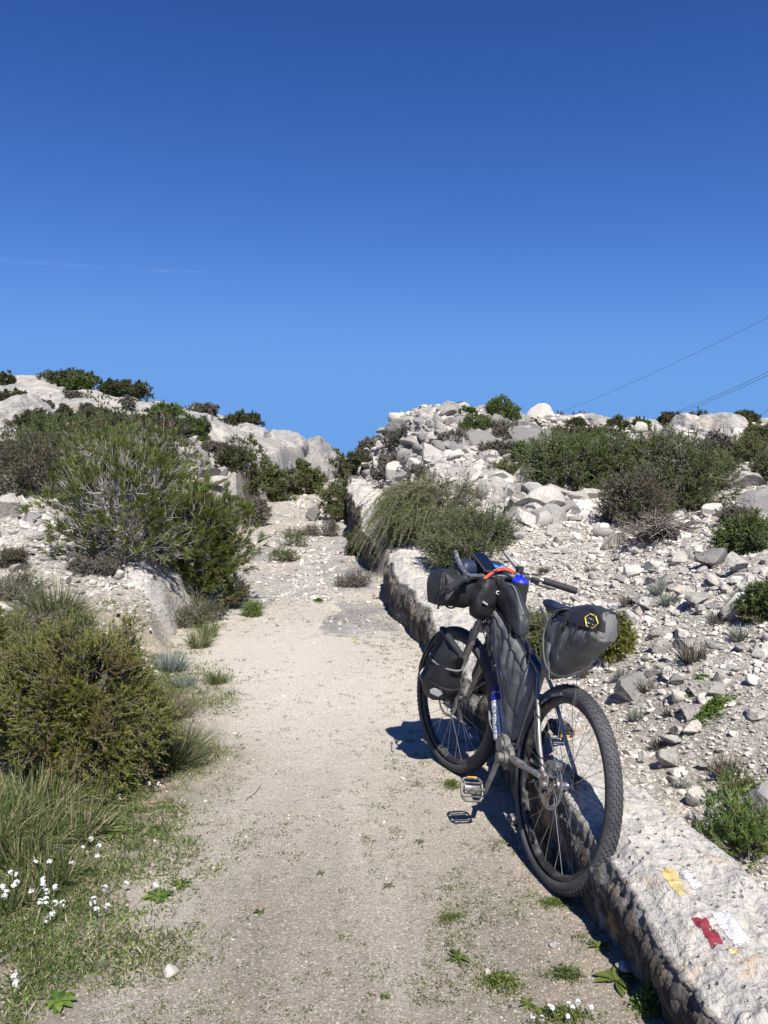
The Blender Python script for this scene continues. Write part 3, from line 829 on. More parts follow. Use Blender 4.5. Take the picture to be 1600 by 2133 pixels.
# uncountable gravel
def gravel(name, n, region, size, seed, sub, mat, r0, r1, a0, a1, kind='stuff', flat=(.4, .8)):
    rng = np.random.default_rng(seed)
    P = world_samples(n, rng, r0, r1, a0, a1)
    keep = rng.random(n) < region(P); P = P[keep]
    r = np.hypot(P[:, 0], P[:, 1])
    s = size(r, rng, P)
    B = [rock_shape(900 + k + seed, sub, planes=8, dmin=.28, dmax=.72, rough=0)[0] for k in range(8)]
    F = ICO[sub][1]; nv = len(B[0]); m_ = len(P)
    base = np.stack(B)[rng.integers(0, 8, m_)]
    a = rng.uniform(0, 2 * pi, m_); t = rng.normal(0, .25, m_)
    fl = rng.uniform(*flat, m_)
    V = base * np.stack([s * rng.uniform(.7, 1.3, m_), s, s * fl], -1)[:, None, :]
    x = V[..., 0] * np.cos(t)[:, None] + V[..., 2] * np.sin(t)[:, None]; z = -V[..., 0] * np.sin(t)[:, None] + V[..., 2] * np.cos(t)[:, None]
    y = V[..., 1]
    X = x * np.cos(a)[:, None] - y * np.sin(a)[:, None]; Y = x * np.sin(a)[:, None] + y * np.cos(a)[:, None]
    V = np.stack([X, Y, z], -1) + P[:, None, :] + np.stack([0 * s, 0 * s, s * fl * .35], -1)[:, None, :]
    Fs = (F[None] + (np.arange(m_) * nv)[:, None, None]).reshape(-1, 3)
    tint = np.repeat(np.stack([rng.random(m_), rng.random(m_)], -1), nv, 0)
    me = np_mesh(name, V.reshape(-1, 3), Fs, mat, False, tint)
    o = mobj(name, me); tag(o, kind=kind)
    return o
def reg_chips(P):
    r = P[:, 0] - xr(P[:, 1]); l = xl(P[:, 1]) - P[:, 0]; R_ = np.hypot(P[:, 0], P[:, 1])
    return (r > np.where(P[:, 1] < 3.5, .15, .2)) * (R_ < 18) * .9 + (l > .2) * (P[:, 1] > 5.6) * (R_ < 14) * .7
def reg_scree(P):
    r = P[:, 0] - xr(P[:, 1]); l = xl(P[:, 1]) - P[:, 0]; R_ = np.hypot(P[:, 0], P[:, 1])
    a = (r > np.where(P[:, 1] < 3.5, .45, .75)) * (R_ < 18) * (.35 + .65 * (fb2(P[:, 0], P[:, 1], .9, 3, 71) > -.15))
    b_ = (l > .25) * (P[:, 1] > 5.6) * (R_ < 14) * (.25 + .6 * (fb2(P[:, 0], P[:, 1], 1.1, 3, 72) > -.05))
    return a + b_
gravel("scree_chips", 170000, reg_chips, lambda r, g_, P: np.maximum(.0045, .0016 * r) * np.exp(g_.normal(0, .5, len(r))) * np.where(P[:, 0] > 0, 1, .9), 61, 0, M_STONE, 1.6, 18, -40, 42)
gravel("rubble", 24000, reg_scree, lambda r, g_, P: np.maximum(.010, .0036 * r) * np.exp(g_.normal(0, .55, len(r))), 67, 2, M_STONE, 1.6, 20, -40, 42, flat=(.5, .9))
def reg_mound(P):
    x, y = project(P); return in_poly(x, y, MOUND) * (P[:, 0] - xr(P[:, 1]) > .5) * 1.0
gravel("mound_rubble", 90000, reg_mound, lambda r, g_, P: .055 * np.exp(g_.normal(0, .5, len(r))), 69, 2, M_STONEG, 8, 24, -9, 24, flat=(.5, .95))
def reg_path(P):
    r = P[:, 0] - xr(P[:, 1]); l = xl(P[:, 1]) - P[:, 0]
    on = (r < -.0) * (l < .5)
    edge = np.exp(-(np.minimum(np.abs(r), np.abs(l - .1)) / .35) ** 2)
    far_ = sstep(6.5, 9, P[:, 1]) * (fb2(P[:, 0], P[:, 1], .8, 3, 73) > -.1)
    return on * np.clip(.10 + .5 * edge + .8 * far_, 0, 1)
def reg_trub(P):
    c = (xr(P[:, 1]) + xl(P[:, 1])) / 2 + .1; d = np.abs(P[:, 0] - c)
    on = (P[:, 0] < xr(P[:, 1])) * (P[:, 0] > xl(P[:, 1]) - .3)
    return on * sstep(7, 8.5, P[:, 1]) * (P[:, 1] < 22) * np.clip(np.exp(-(d / .38) ** 2) * 1.3 * (fb2(P[:, 0], P[:, 1], 1.0, 3, 75) > -.2) + .05, 0, 1)
gravel("trail_rubble", 12000, reg_trub, lambda r, g_, P: .0016 * r * np.exp(np.minimum(g_.normal(0, .55, len(r)), 1.0)), 65, 1, M_STONE, 7, 22, -16, 3)
gravel("gravel", 90000, reg_path, lambda r, g_, P: np.maximum(.0015, .0007 * r) * np.exp(g_.normal(0, .5, len(r))), 63, 0, M_PEB, 1.8, 26, -32, 24)
# ------------------------------------------------------------------ plants
def nrm(v): return v / (np.linalg.norm(v, axis=-1, keepdims=True) + 1e-12)
def strips(P, R):
    """P (S,K,3) polylines, R (S,K) radii -> 3 sided twigs"""
    S_, K, _ = P.shape
    T = nrm(np.gradient(P, axis=1)); a = np.where(np.abs(T[:, :1, 2:3]) < .9, np.array([0, 0, 1.]), np.array([1., 0, 0]))
    N = nrm(np.cross(T, np.broadcast_to(a, T.shape))); B = np.cross(T, N)
    V = []
    for k in range(3):
        t = 2 * pi * k / 3
        V.append(P + R[..., None] * (cos(t) * N + sin(t) * B))
    V = np.stack(V, 2)  # S,K,3,3
    i = np.arange(S_)[:, None, None] * K * 3 + np.arange(K - 1)[None, :, None] * 3
    k = np.arange(3)[None, None]; k2 = (k + 1) % 3
    F = np.stack([i + k, i + k2, i + 3 + k2, i + 3 + k], -1).reshape(-1, 4)
    return V.reshape(-1, 3), F
def blades(P, D, L, W, bend, K=4, up=None, rng=None):
    """curved tapering ribbons. P,D (n,3), L,W,bend (n,)"""
    n = len(P); t = np.linspace(0, 1, K)
    g_ = np.array([0, 0, -1.])
    C = P[:, None] + D[:, None] * (L[:, None] * t)[..., None] + g_ * (bend[:, None] * L[:, None] * t ** 2)[..., None]
    side = rng.normal(size=(n, 3)); side = nrm(side - D * (side * D).sum(-1, keepdims=True))
    w = (W[:, None] * (1 - .9 * t ** 1.5) / 2)[..., None]
    V = np.stack([C - side[:, None] * w, C + side[:, None] * w], 2)
    i = np.arange(n)[:, None] * K * 2 + np.arange(K - 1)[None] * 2
    F = np.stack([i, i + 1, i + 3, i + 2], -1).reshape(-1, 4)
    return V.reshape(-1, 3), F
def leaves(P, D, L, W, rng):
    n = len(P); s = rng.normal(size=(n, 3)); s = nrm(s - D * (s * D).sum(-1, keepdims=True))
    m_ = P + D * (L * .5)[:, None]; w = (W / 2)[:, None]
    V = np.stack([P, m_ + s * w, P + D * L[:, None], m_ - s * w], 1)
    F = (np.arange(n) * 4)[:, None] + np.arange(4)[None]
    return V.reshape(-1, 3), F

M_WOOD = simple("twig_bark", (.20, .17, .145), .9, var=.3, scale=60)
M_WOODG = simple("grey_twig", (.30, .275, .25), .9, var=.3, scale=60)
M_JUN = leaf_mat("juniper_leaf", (.06, .085, .012), (.15, .175, .022), (.33, .30, .035), dry=(.17, .10, .05))
M_PINE = leaf_mat("pine_needle", (.045, .068, .010), (.095, .125, .02), (.18, .205, .042), transl=.15, dry=(.20, .14, .07))
M_OAK = leaf_mat("evergreen_leaf", (.032, .060, .010), (.072, .118, .018), (.14, .195, .032), transl=.15, dry=(.10, .07, .03))
M_DARK = leaf_mat("dark_evergreen_leaf", (.028, .038, .012), (.055, .07, .02), (.10, .115, .035), transl=.12, dry=(.11, .07, .04))
M_ROSE = leaf_mat("rosemary_leaf", (.045, .065, .016), (.10, .13, .03), (.18, .21, .055), transl=.15, dry=(.16, .12, .07))
M_GREY = leaf_mat("grey_shrub_leaf", (.07, .065, .05), (.13, .125, .095), (.21, .205, .16), transl=.1, dry=(.16, .11, .08))
M_SILV = leaf_mat("silver_leaf", (.10, .13, .11), (.17, .21, .18), (.28, .31, .26), transl=.1, dry=(.25, .22, .17))
M_GRASS = leaf_mat("grass_blade", (.042, .070, .018), (.082, .122, .03), (.17, .19, .075), transl=.25, dry=(.36, .31, .19))
M_TUSS = leaf_mat("tussock_blade", (.045, .06, .028), (.085, .105, .045), (.15, .16, .08), transl=.12, dry=(.24, .21, .13))
M_FRESH = leaf_mat("fresh_leaf", (.06, .11, .02), (.12, .20, .035), (.21, .28, .06), transl=.25, dry=(.24, .23, .05))
M_PETAL = leaf_mat("white_petal", (.72, .72, .72), (.80, .80, .80), (.86, .86, .86), transl=.2)
M_YEL = leaf_mat("yellow_petal", (.65, .50, .03), (.75, .6, .05), (.8, .7, .1), transl=.2)
M_DEAD = simple("dead_twig", (.17, .145, .125), .95, var=.3, scale=50)

def envelope_pts(rng, n, w, d, h, seed, rlo=.5, rhi=.96, low=.0):
    u = nrm(rng.normal(size=(n * 3, 3))); u = u[u[:, 2] > -.8 + low][:n]
    f = 1 + .62 * fbm(u * 2.1 + seed, 3, seed % 61)
    r = rng.uniform(rlo ** 2, rhi ** 2, len(u)) ** .5 * f
    P = u * r[:, None] * [w / 2, d / 2, h * .56]
    P[:, 2] += h * .42
    P[:, 2] = np.where(P[:, 2] < .04 * h, rng.uniform(.03, .2, len(P)) * h, P[:, 2])
    return P, u

def shrub(name, label, cat, base, w, h, d, seed, leafmat, nclump=120, nshoot=7, nleaf=14, shoot=.12, ll=.03, lw=.008,
          spread=.8, upb=.45, wood=None, branch=True, rlo=.45, leafang=.9, dryf=.08, group=None, twig=.0018, bare=0.0, rhi=.96, droop=0.0, shootv=.5, leaf_t0=.15, ntrunk=None):
    rng = np.random.default_rng(seed)
    root = empty(name, base); tag(root, label, cat, group)
    C, U = envelope_pts(rng, nclump, w, d, h, seed, rlo, rhi)
    nclump = len(C); k = min(h, w, d)
    # main branches
    nb = ntrunk or max(8, nclump // 3)
    tgt = C[rng.permutation(nclump)[:nb]]; t = np.linspace(0, 1, 6)[None, :, None]
    start = np.stack([rng.normal(0, .03 * w, nb), rng.normal(0, .03 * d, nb), np.full(nb, -.03)], -1)
    mid = start + (tgt - start) * [.35, .35, .6] + rng.normal(0, .05 * k, (nb, 3))
    BP = (1 - t) ** 2 * start[:, None] + 2 * t * (1 - t) * mid[:, None] + t ** 2 * tgt[:, None]
    BP += rng.normal(0, .012 * k, BP.shape) * (t > 0)
    br = np.linspace(1, .3, 6)[None] * (.003 + .007 * k) * rng.uniform(.5, 1.1, (nb, 1))
    mb = MB(); mb.add(*strips(BP, br))
    # secondary: nearest main-branch point to every clump
    bp = BP[:, 2:5].reshape(-1, 3)
    di = ((C[:, None] - bp[None]) ** 2).sum(-1) + 10 * (bp[None, :, 2] > C[:, None, 2] + .05 * h)
    src = bp[di.argmin(1)]
    SP = src[:, None] + (C - src)[:, None] * np.linspace(0, 1, 4)[None, :, None] + rng.normal(0, .012 * k, (nclump, 4, 3)) * np.array([0, 1, 1, 0])[None, :, None]
    mb.add(*strips(SP, np.linspace(.004, .0022, 4)[None] * np.ones((nclump, 1)) * (1 + k)))
    # shoots
    S_ = nclump * nshoot
    ci = np.repeat(np.arange(nclump), nshoot)
    D = nrm(U[ci] * .9 + rng.normal(0, spread, (S_, 3)) + np.array([0, 0, upb]))
    L = shoot * rng.uniform(1 - shootv, 1 + shootv, S_)
    P0 = C[ci] + rng.normal(0, .25 * shoot, (S_, 3))
    tt = np.linspace(0, 1, 3)
    TP = P0[:, None] + D[:, None] * (L[:, None] * tt)[..., None] - np.array([0, 0, 1.]) * (droop * L[:, None] * tt ** 2)[..., None]
    mb.add(*strips(TP, np.array([twig, twig * .8, twig * .4])[None] * np.ones((S_, 1))))
    V, F = mb.arrays()
    mobj("branches", np_mesh("branches", V, F, wood or M_WOOD, True), root)
    # leaves
    leafy = np.ones(S_, bool) if bare <= 0 else (rng.random(nclump)[ci] > bare)
    si = np.repeat(np.where(leafy)[0], nleaf); n = len(si)
    t = rng.uniform(leaf_t0, 1.0, n)
    P = P0[si] + D[si] * (L[si] * t)[:, None] - np.array([0, 0, 1.]) * (droop * L[si] * t ** 2)[:, None]
    pr = rng.normal(size=(n, 3)); pr = nrm(pr - D[si] * (pr * D[si]).sum(-1, keepdims=True))
    LD = nrm(D[si] * cos(leafang) + pr * sin(leafang) + np.array([0, 0, .15]))
    V, F = leaves(P, LD, ll * rng.uniform(.6, 1.25, n), lw * rng.uniform(.7, 1.2, n), rng)
    cr = rng.random(nclump); cd = rng.random(nclump)
    hue = np.clip(.5 * cr[ci][si] + .35 * rng.random(n) + .15 * rng.random(S_)[si], 0, 1)
    dry = np.where((cd[ci][si] < dryf), rng.uniform(.75, 1, n), rng.uniform(0, .8, n))
    ti = np.repeat(np.stack([hue, dry], -1), 4, 0)
    mobj("foliage", np_mesh("foliage", V, F, leafmat, False, ti), root)
    return root

def px_shrub(name, label, cat, px, py, wpx, hpx, seed, leafmat, dfac=.8, **kw):
    p = hit(px, py); s = dist_scale(p); w, h = wpx * s, hpx * s * 1.04
    return shrub(name, label, cat, p + np.array([0, w * dfac * .35, 0]), w, h, w * dfac, seed, leafmat, **kw)

def grass_clump(name, label, cat, base, w, h, seed, mat, n=400, bw=.004, bend=.35, tilt=.6, group=None, foot=.25, K=4, straight=0.0, dryf=.15, hv=.35):
    rng = np.random.default_rng(seed)
    r = np.sqrt(rng.random(n)) * foot * w / 2; a = rng.uniform(0, 2 * pi, n)
    P = np.stack([r * np.cos(a), r * np.sin(a), np.full(n, -.01)], -1)
    out = rng.random(n) ** .7 * tilt
    b_ = a + rng.normal(0, .5, n)
    D = np.stack([np.sin(out) * np.cos(b_), np.sin(out) * np.sin(b_), np.cos(out)], -1)
    L = h * rng.uniform(1 - hv, 1.12, n)
    V, F = blades(P, D, L, bw * rng.uniform(.5, 1.7, n), bend * rng.uniform(.2, 1.3, n) * np.sin(out + .15), K, rng=rng)
    hue = rng.random(n); dry = np.where(rng.random(n) < dryf, .95, .3)
    me = np_mesh(name, V, F, mat, False, np.repeat(np.stack([hue, dry], -1), K * 2, 0))
    o = mobj(name, me, None, base); tag(o, label, cat, group)
    return o
def px_grass(name, label, cat, px, py, wpx, hpx, seed, mat, **kw):
    p = hit(px, py); s = dist_scale(p)
    return grass_clump(name, label, cat, p + np.array([0, wpx * s * .2, 0]), wpx * s, hpx * s * 1.05, seed, mat, **kw)

def rosette(name, label, cat, px, py, wpx, seed, mat, n=14, lw=.2, group=None, flat=1.2):
    p = hit(px, py); s = dist_scale(p); w = wpx * s
    rng = np.random.default_rng(seed)
    a = np.arange(n) * 2.4 + rng.normal(0, .2, n); el = rng.uniform(.15, .6, n) / flat
    D = np.stack([np.cos(a) * np.cos(el), np.sin(a) * np.cos(el), np.sin(el)], -1)
    L = w * .5 * rng.uniform(.55, 1.1, n); K = 6; t = np.linspace(0, 1, K)
    side = nrm(np.cross(D, [0, 0, 1.])); upn = np.cross(side, D)
    C = D[:, None] * (L[:, None] * t)[..., None] - np.array([0, 0, 1.]) * (L[:, None] * .28 * t ** 2)[..., None]
    wd = (L * lw)[:, None] * np.array([.25, .55, .9, 1.0, .7, .05]) / 1
    V = np.stack([C - side[:, None] * wd[..., None] / 1 + upn[:, None] * (wd * .35)[..., None], C, C + side[:, None] * wd[..., None] + upn[:, None] * (wd * .35)[..., None]], 2)
    i = np.arange(n)[:, None, None] * K * 3 + np.arange(K - 1)[None, :, None] * 3 + np.arange(2)[None, None]
    F = np.stack([i, i + 1, i + 4, i + 3], -1).reshape(-1, 4)
    ti = np.repeat(np.stack([rng.random(n), rng.random(n) * .8], -1), K * 3, 0)
    me = np_mesh(name, V.reshape(-1, 3), F, mat, True, ti)
    o = mobj(name, me, None, p + np.array([0, 0, .005])); tag(o, label, cat, group)
    return o
# ---- left foreground
px_shrub("juniper_bush", "large yellow green juniper bush in the left foreground", "bush", 140, 1655, 305, 335, 401, M_JUN, nclump=300, nshoot=24, nleaf=24, shoot=.085, ll=.017, lw=.0042, upb=.5, spread=.55, rlo=.62, dryf=.14, dfac=.85, leafang=.75)
px_shrub("juniper_bush", "brownish juniper bush cut off by the left edge beside the larger one", "bush", -60, 1560, 220, 250, 402, M_JUN, nclump=130, nshoot=22, nleaf=22, shoot=.085, ll=.018, lw=.0042, upb=.5, spread=.55, dryf=.35, dfac=.8, leafang=.75)
px_grass("tussock", "dark wiry tussock on the left bank above the juniper bush", "grass tussock", 96, 1318, 165, 118, 403, M_TUSS, n=1500, bw=.006, tilt=1.25, bend=.5, foot=.28, dryf=.12)
px_grass("lavender_tuft", "blue grey lavender tuft beside the trail right of the juniper bush", "plant", 350, 1400, 88, 46, 404, M_SILV, n=420, bw=.005, tilt=1.0, bend=.15, foot=.5, dryf=.05)
px_grass("grass_tuft", "small upright grass tuft standing alone at the trail's left edge", "grass tuft", 450, 1428, 64, 42, 405, M_GRASS, n=220, bw=.004, tilt=.95, bend=.3, foot=.35)
px_grass("grass_tuft", "tall dry green grass tuft behind the lavender tuft", "grass tuft", 412, 1352, 80, 58, 406, M_GRASS, n=260, bw=.005, tilt=.9, bend=.45, foot=.4, dryf=.4)
px_grass("grass_tuft", "dark green grass tuft at the trail's left edge above the dry one", "grass tuft", 432, 1330, 44, 42, 407, M_GRASS, n=260, bw=.005, tilt=.8, bend=.3, foot=.5, dryf=.05)
px_grass("wiry_herb", "dense blue green wiry herb at the juniper bush's right foot", "plant", 350, 1605, 130, 112, 408, M_TUSS, n=900, bw=.004, tilt=1.05, bend=.25, foot=.4, dryf=.1)
px_grass("dry_herb", "reddish dry herb between the juniper bush and the trail", "plant", 352, 1500, 90, 60, 409, M_GREY, n=420, bw=.004, tilt=1.2, bend=.2, foot=.6, dryf=.6)
px_grass("silver_tuft", "small silver tuft between the lavender and the lone grass tuft", "plant", 378, 1432, 46, 34, 410, M_SILV, n=180, bw=.004, tilt=1.1, bend=.2, foot=.5)
GL = ["right under the juniper bush near the left edge", "next to the large rosette's left side", "in the middle of the left edge", "standing behind the white flowers", "in the juniper bush's shade, farthest right of its kind", "cut off by the left edge beside the flowers", "lowest of its kind at the left edge"]
for i, (x, y, w, h) in enumerate([(60, 1700, 180, 125), (140, 1750, 150, 95), (20, 1790, 180, 115), (80, 1845, 150, 78), (185, 1680, 100, 70), (-60, 1760, 190, 135), (5, 1890, 130, 55)]):
    px_grass("grass_clump", "tall green grass clump " + GL[i], "grass clump", x, y, w, h, 420 + i, M_GRASS, n=1200, bw=.0038, tilt=1.15, bend=.75, foot=.85, dryf=.24, group="tall grass clumps in the left foreground", hv=.6, K=5)

# ---- pine bushes, left middle
def pine(label, px, py, wpx, hpx, seed, bare, nclump, dfac=.7):
    return px_shrub("pine_bush", label, "bush", px, py, wpx, hpx, seed, M_PINE, dfac=dfac, nclump=nclump, nshoot=4, nleaf=36, shoot=.13, ll=.07, lw=.0060, upb=.75, spread=.6, rlo=.45, leafang=.55, dryf=.05, wood=M_WOODG, twig=.0028, bare=bare, leaf_t0=.5, ntrunk=nclump // 2)
pine("sprawling half bare pine bush on the left bank showing many grey twigs", 215, 1195, 300, 250, 430, .6, 520)
pine("dense low pine bush hanging over the cut rock block beside the trail", 400, 1262, 195, 255, 431, .10, 540)
pine("green pine bush behind the half bare one on the left bank", 250, 1040, 330, 150, 432, .25, 420)
# ---- left background shrubs
LB = [
 (40, 1040, 190, 150, M_DARK, "dark shrub at the left edge above the pale boulder", .20),
 (110, 950, 210, 85, M_OAK, "wide green shrub below the bare hill at the left", .1),
 (290, 935, 170, 70, M_DARK, "dark olive shrub in the middle of the left slope", .2),
 (388, 915, 90, 52, M_OAK, "green shrub on the left slope below the skyline rocks", .1),
 (200, 895, 120, 40, M_DARK, "low dark shrub row at the foot of the bare hill", .3),
 (60, 905, 100, 45, M_DARK, "brownish shrub under the cream cracked outcrop", .4),
 (510, 1040, 92, 135, M_ROSE, "tall upright dark shrub beside the rounded pale outcrop", .15),
 (440, 948, 48, 26, M_GREY, "small reddish brown shrub on the rubble pile", .5),
 (572, 1046, 68, 64, M_ROSE, "green shrub at the trail's left edge where it bends", .1),
 (520, 1098, 74, 62, M_GREY, "grey green shrub at the trail's left edge above the pine bush", .2),
 (638, 1032, 84, 62, M_ROSE, "mid green shrub at the far end of the trail", .15),
 (622, 992, 38, 34, M_OAK, "round yellow green shrub in front of the broad grey outcrop", .05),
 (590, 1015, 50, 40, M_GREY, "twiggy grey shrub between the two outcrops", .2),
 (130, 808, 115, 38, M_DARK, "dark shrub on the left skyline's highest part", .1),
 (250, 826, 100, 34, M_DARK, "dark shrub on the left skyline beside the round one", .1),
 (300, 832, 52, 42, M_OAK, "round blue green shrub on the left skyline", .0),
 (8, 802, 34, 24, M_DARK, "small dark shrub on the skyline at the left edge", .1),
 (503, 888, 76, 28, M_DARK, "dark brown green shrub on the skyline above the humped outcrop", .2),
 (605, 912, 70, 22, M_OAK, "flat green shrub on the skyline above the broad outcrop", .1),
 (660, 938, 46, 34, M_DARK, "dark shrub on the skyline sloping down to the gap", .1),
 (690, 962, 34, 26, M_ROSE, "last olive shrub left of the gap in the skyline", .1),
 (90, 852, 34, 18, M_GREY, "tiny grey shrub on the bare white hill", .2),
 (150, 830, 26, 14, M_GREY, "tiny grey shrub near the top of the bare white hill", .1),
 (20, 838, 60, 22, M_DARK, "low dark shrub on the left part of the bare hill", .1),
 (262, 852, 26, 24, M_GREY, "small twiggy grey shrub on the bare hill's right part", .1),
 (175, 868, 30, 26, M_GREY, "pale grey twiggy shrub at the bare hill's foot", .1),
 (130, 880, 44, 38, M_DARK, "round dark shrub at the bare hill's foot", .1),
 (420, 862, 60, 22, M_GREY, "low olive shrub on the skyline crest left of the brown green one", .2),
 (180, 1000, 230, 110, M_OAK, "broad olive green bush filling the left slope above the pale boulder", .12),
 (310, 985, 120, 70, M_DARK, "dark bush on the left slope beside the rubble pile", .15),
 (60, 985, 170, 90, M_OAK, "green bush at the left edge under the cream cracked outcrop", .15),
 (240, 925, 160, 60, M_OAK, "yellowish green shrub band across the left slope", .1),
 (480, 985, 60, 60, M_DARK, "dark shrub left of the tall upright one", .15),
 (552, 1015, 60, 60, M_ROSE, "green shrub right of the tall upright one", .1),
 (562, 905, 30, 18, M_DARK, "small dark shrub on the skyline between two larger ones", .1),
 (160, 812, 60, 34, M_OAK, "green shrub among the dark ones on the left skyline", .1),
 (225, 822, 50, 28, M_DARK, "small dark shrub left of the round skyline shrub", .1),
 (340, 880, 70, 40, M_OAK, "green shrub tucked under the right shoulder of the bare hill", .1),
]
for i, (x, y, w, h, mt, lab, dr) in enumerate(LB):
    p = hit(x, y); s = dist_scale(p); sz = w * s
    k = float(np.clip(w / 80, .35, 2.2)); fs = s * 1600 / 10.0   # leaves stay about two pixels long far away
    px_shrub("shrub", lab, "shrub", x, y, w * 1.05, h, 440 + i, mt, nclump=int(120 * k), nshoot=11, nleaf=15, shoot=.07 * sz ** .4 * 1.3, ll=.021 * max(1, fs), lw=.010 * max(1, fs), dryf=dr, twig=.0025 * max(1, fs), upb=.5, rlo=.35)

# ---- right side
def drooper(label, px, py, wpx, hpx, seed, n=300, lenf=1.0):
    """dense bush with long arching leafy stems that hang over the ledge"""
    p = hit(px, py); s = dist_scale(p); w, h = wpx * s, hpx * s
    root = shrub("drooping_bush", label, "bush", p + np.array([0, .3, 0]), w, h, w * .7, seed, M_ROSE, nclump=420, nshoot=7, nleaf=18, shoot=.13, ll=.022, lw=.006, upb=.35, spread=.7, dryf=.08, droop=.25)
    rng = np.random.default_rng(seed + 1)
    a = rng.uniform(pi * .75, pi * 1.45, n)
    S0 = np.stack([rng.uniform(-.30, .1, n) * w, rng.uniform(-.3, .3, n) * w, rng.uniform(.35, .85, n) * h], -1)
    L = rng.uniform(.5, 1.05, n) * w * .62 * lenf; t = np.linspace(0, 1, 7)
    D = np.stack([np.cos(a), np.sin(a) * .7, rng.uniform(0, .6, n)], -1)
    C = S0[:, None] + D[:, None] * (L[:, None] * t)[..., None] - np.array([0, 0, 1.]) * (L[:, None] * 1.05 * t ** 2)[..., None]
    V, F = strips(C, np.linspace(.005, .002, 7)[None] * np.ones((n, 1)))
    mobj("hanging_stems", np_mesh("hanging_stems", V, F, M_WOOD, True), root)
    nl = 130; si = np.repeat(np.arange(n), nl); tt = rng.uniform(.1, 1, n * nl)
    P = S0[si] + D[si] * (L[si] * tt)[:, None] - np.array([0, 0, 1.]) * (L[si] * 1.05 * tt ** 2)[:, None] + rng.normal(0, .012, (n * nl, 3))
    T = nrm(D[si] - np.array([0, 0, 2.1]) * tt[:, None])
    LD = nrm(T + rng.normal(0, .55, T.shape))
    V, F = leaves(P, LD, .028 * rng.uniform(.6, 1.2, n * nl), .007 * rng.uniform(.7, 1.2, n * nl), rng)
    ti = np.repeat(np.stack([np.clip(.35 + .4 * rng.random(n)[si] + .2 * rng.random(n * nl), 0, 1), rng.random(n * nl) * .8], -1), 4, 0)
    mobj("hanging_foliage", np_mesh("hanging_foliage", V, F, M_ROSE, False, ti), root)
    return root
drooper("olive bush with long stems drooping over the ledge right of the trail", 905, 1120, 215, 130, 500, n=260, lenf=.95)
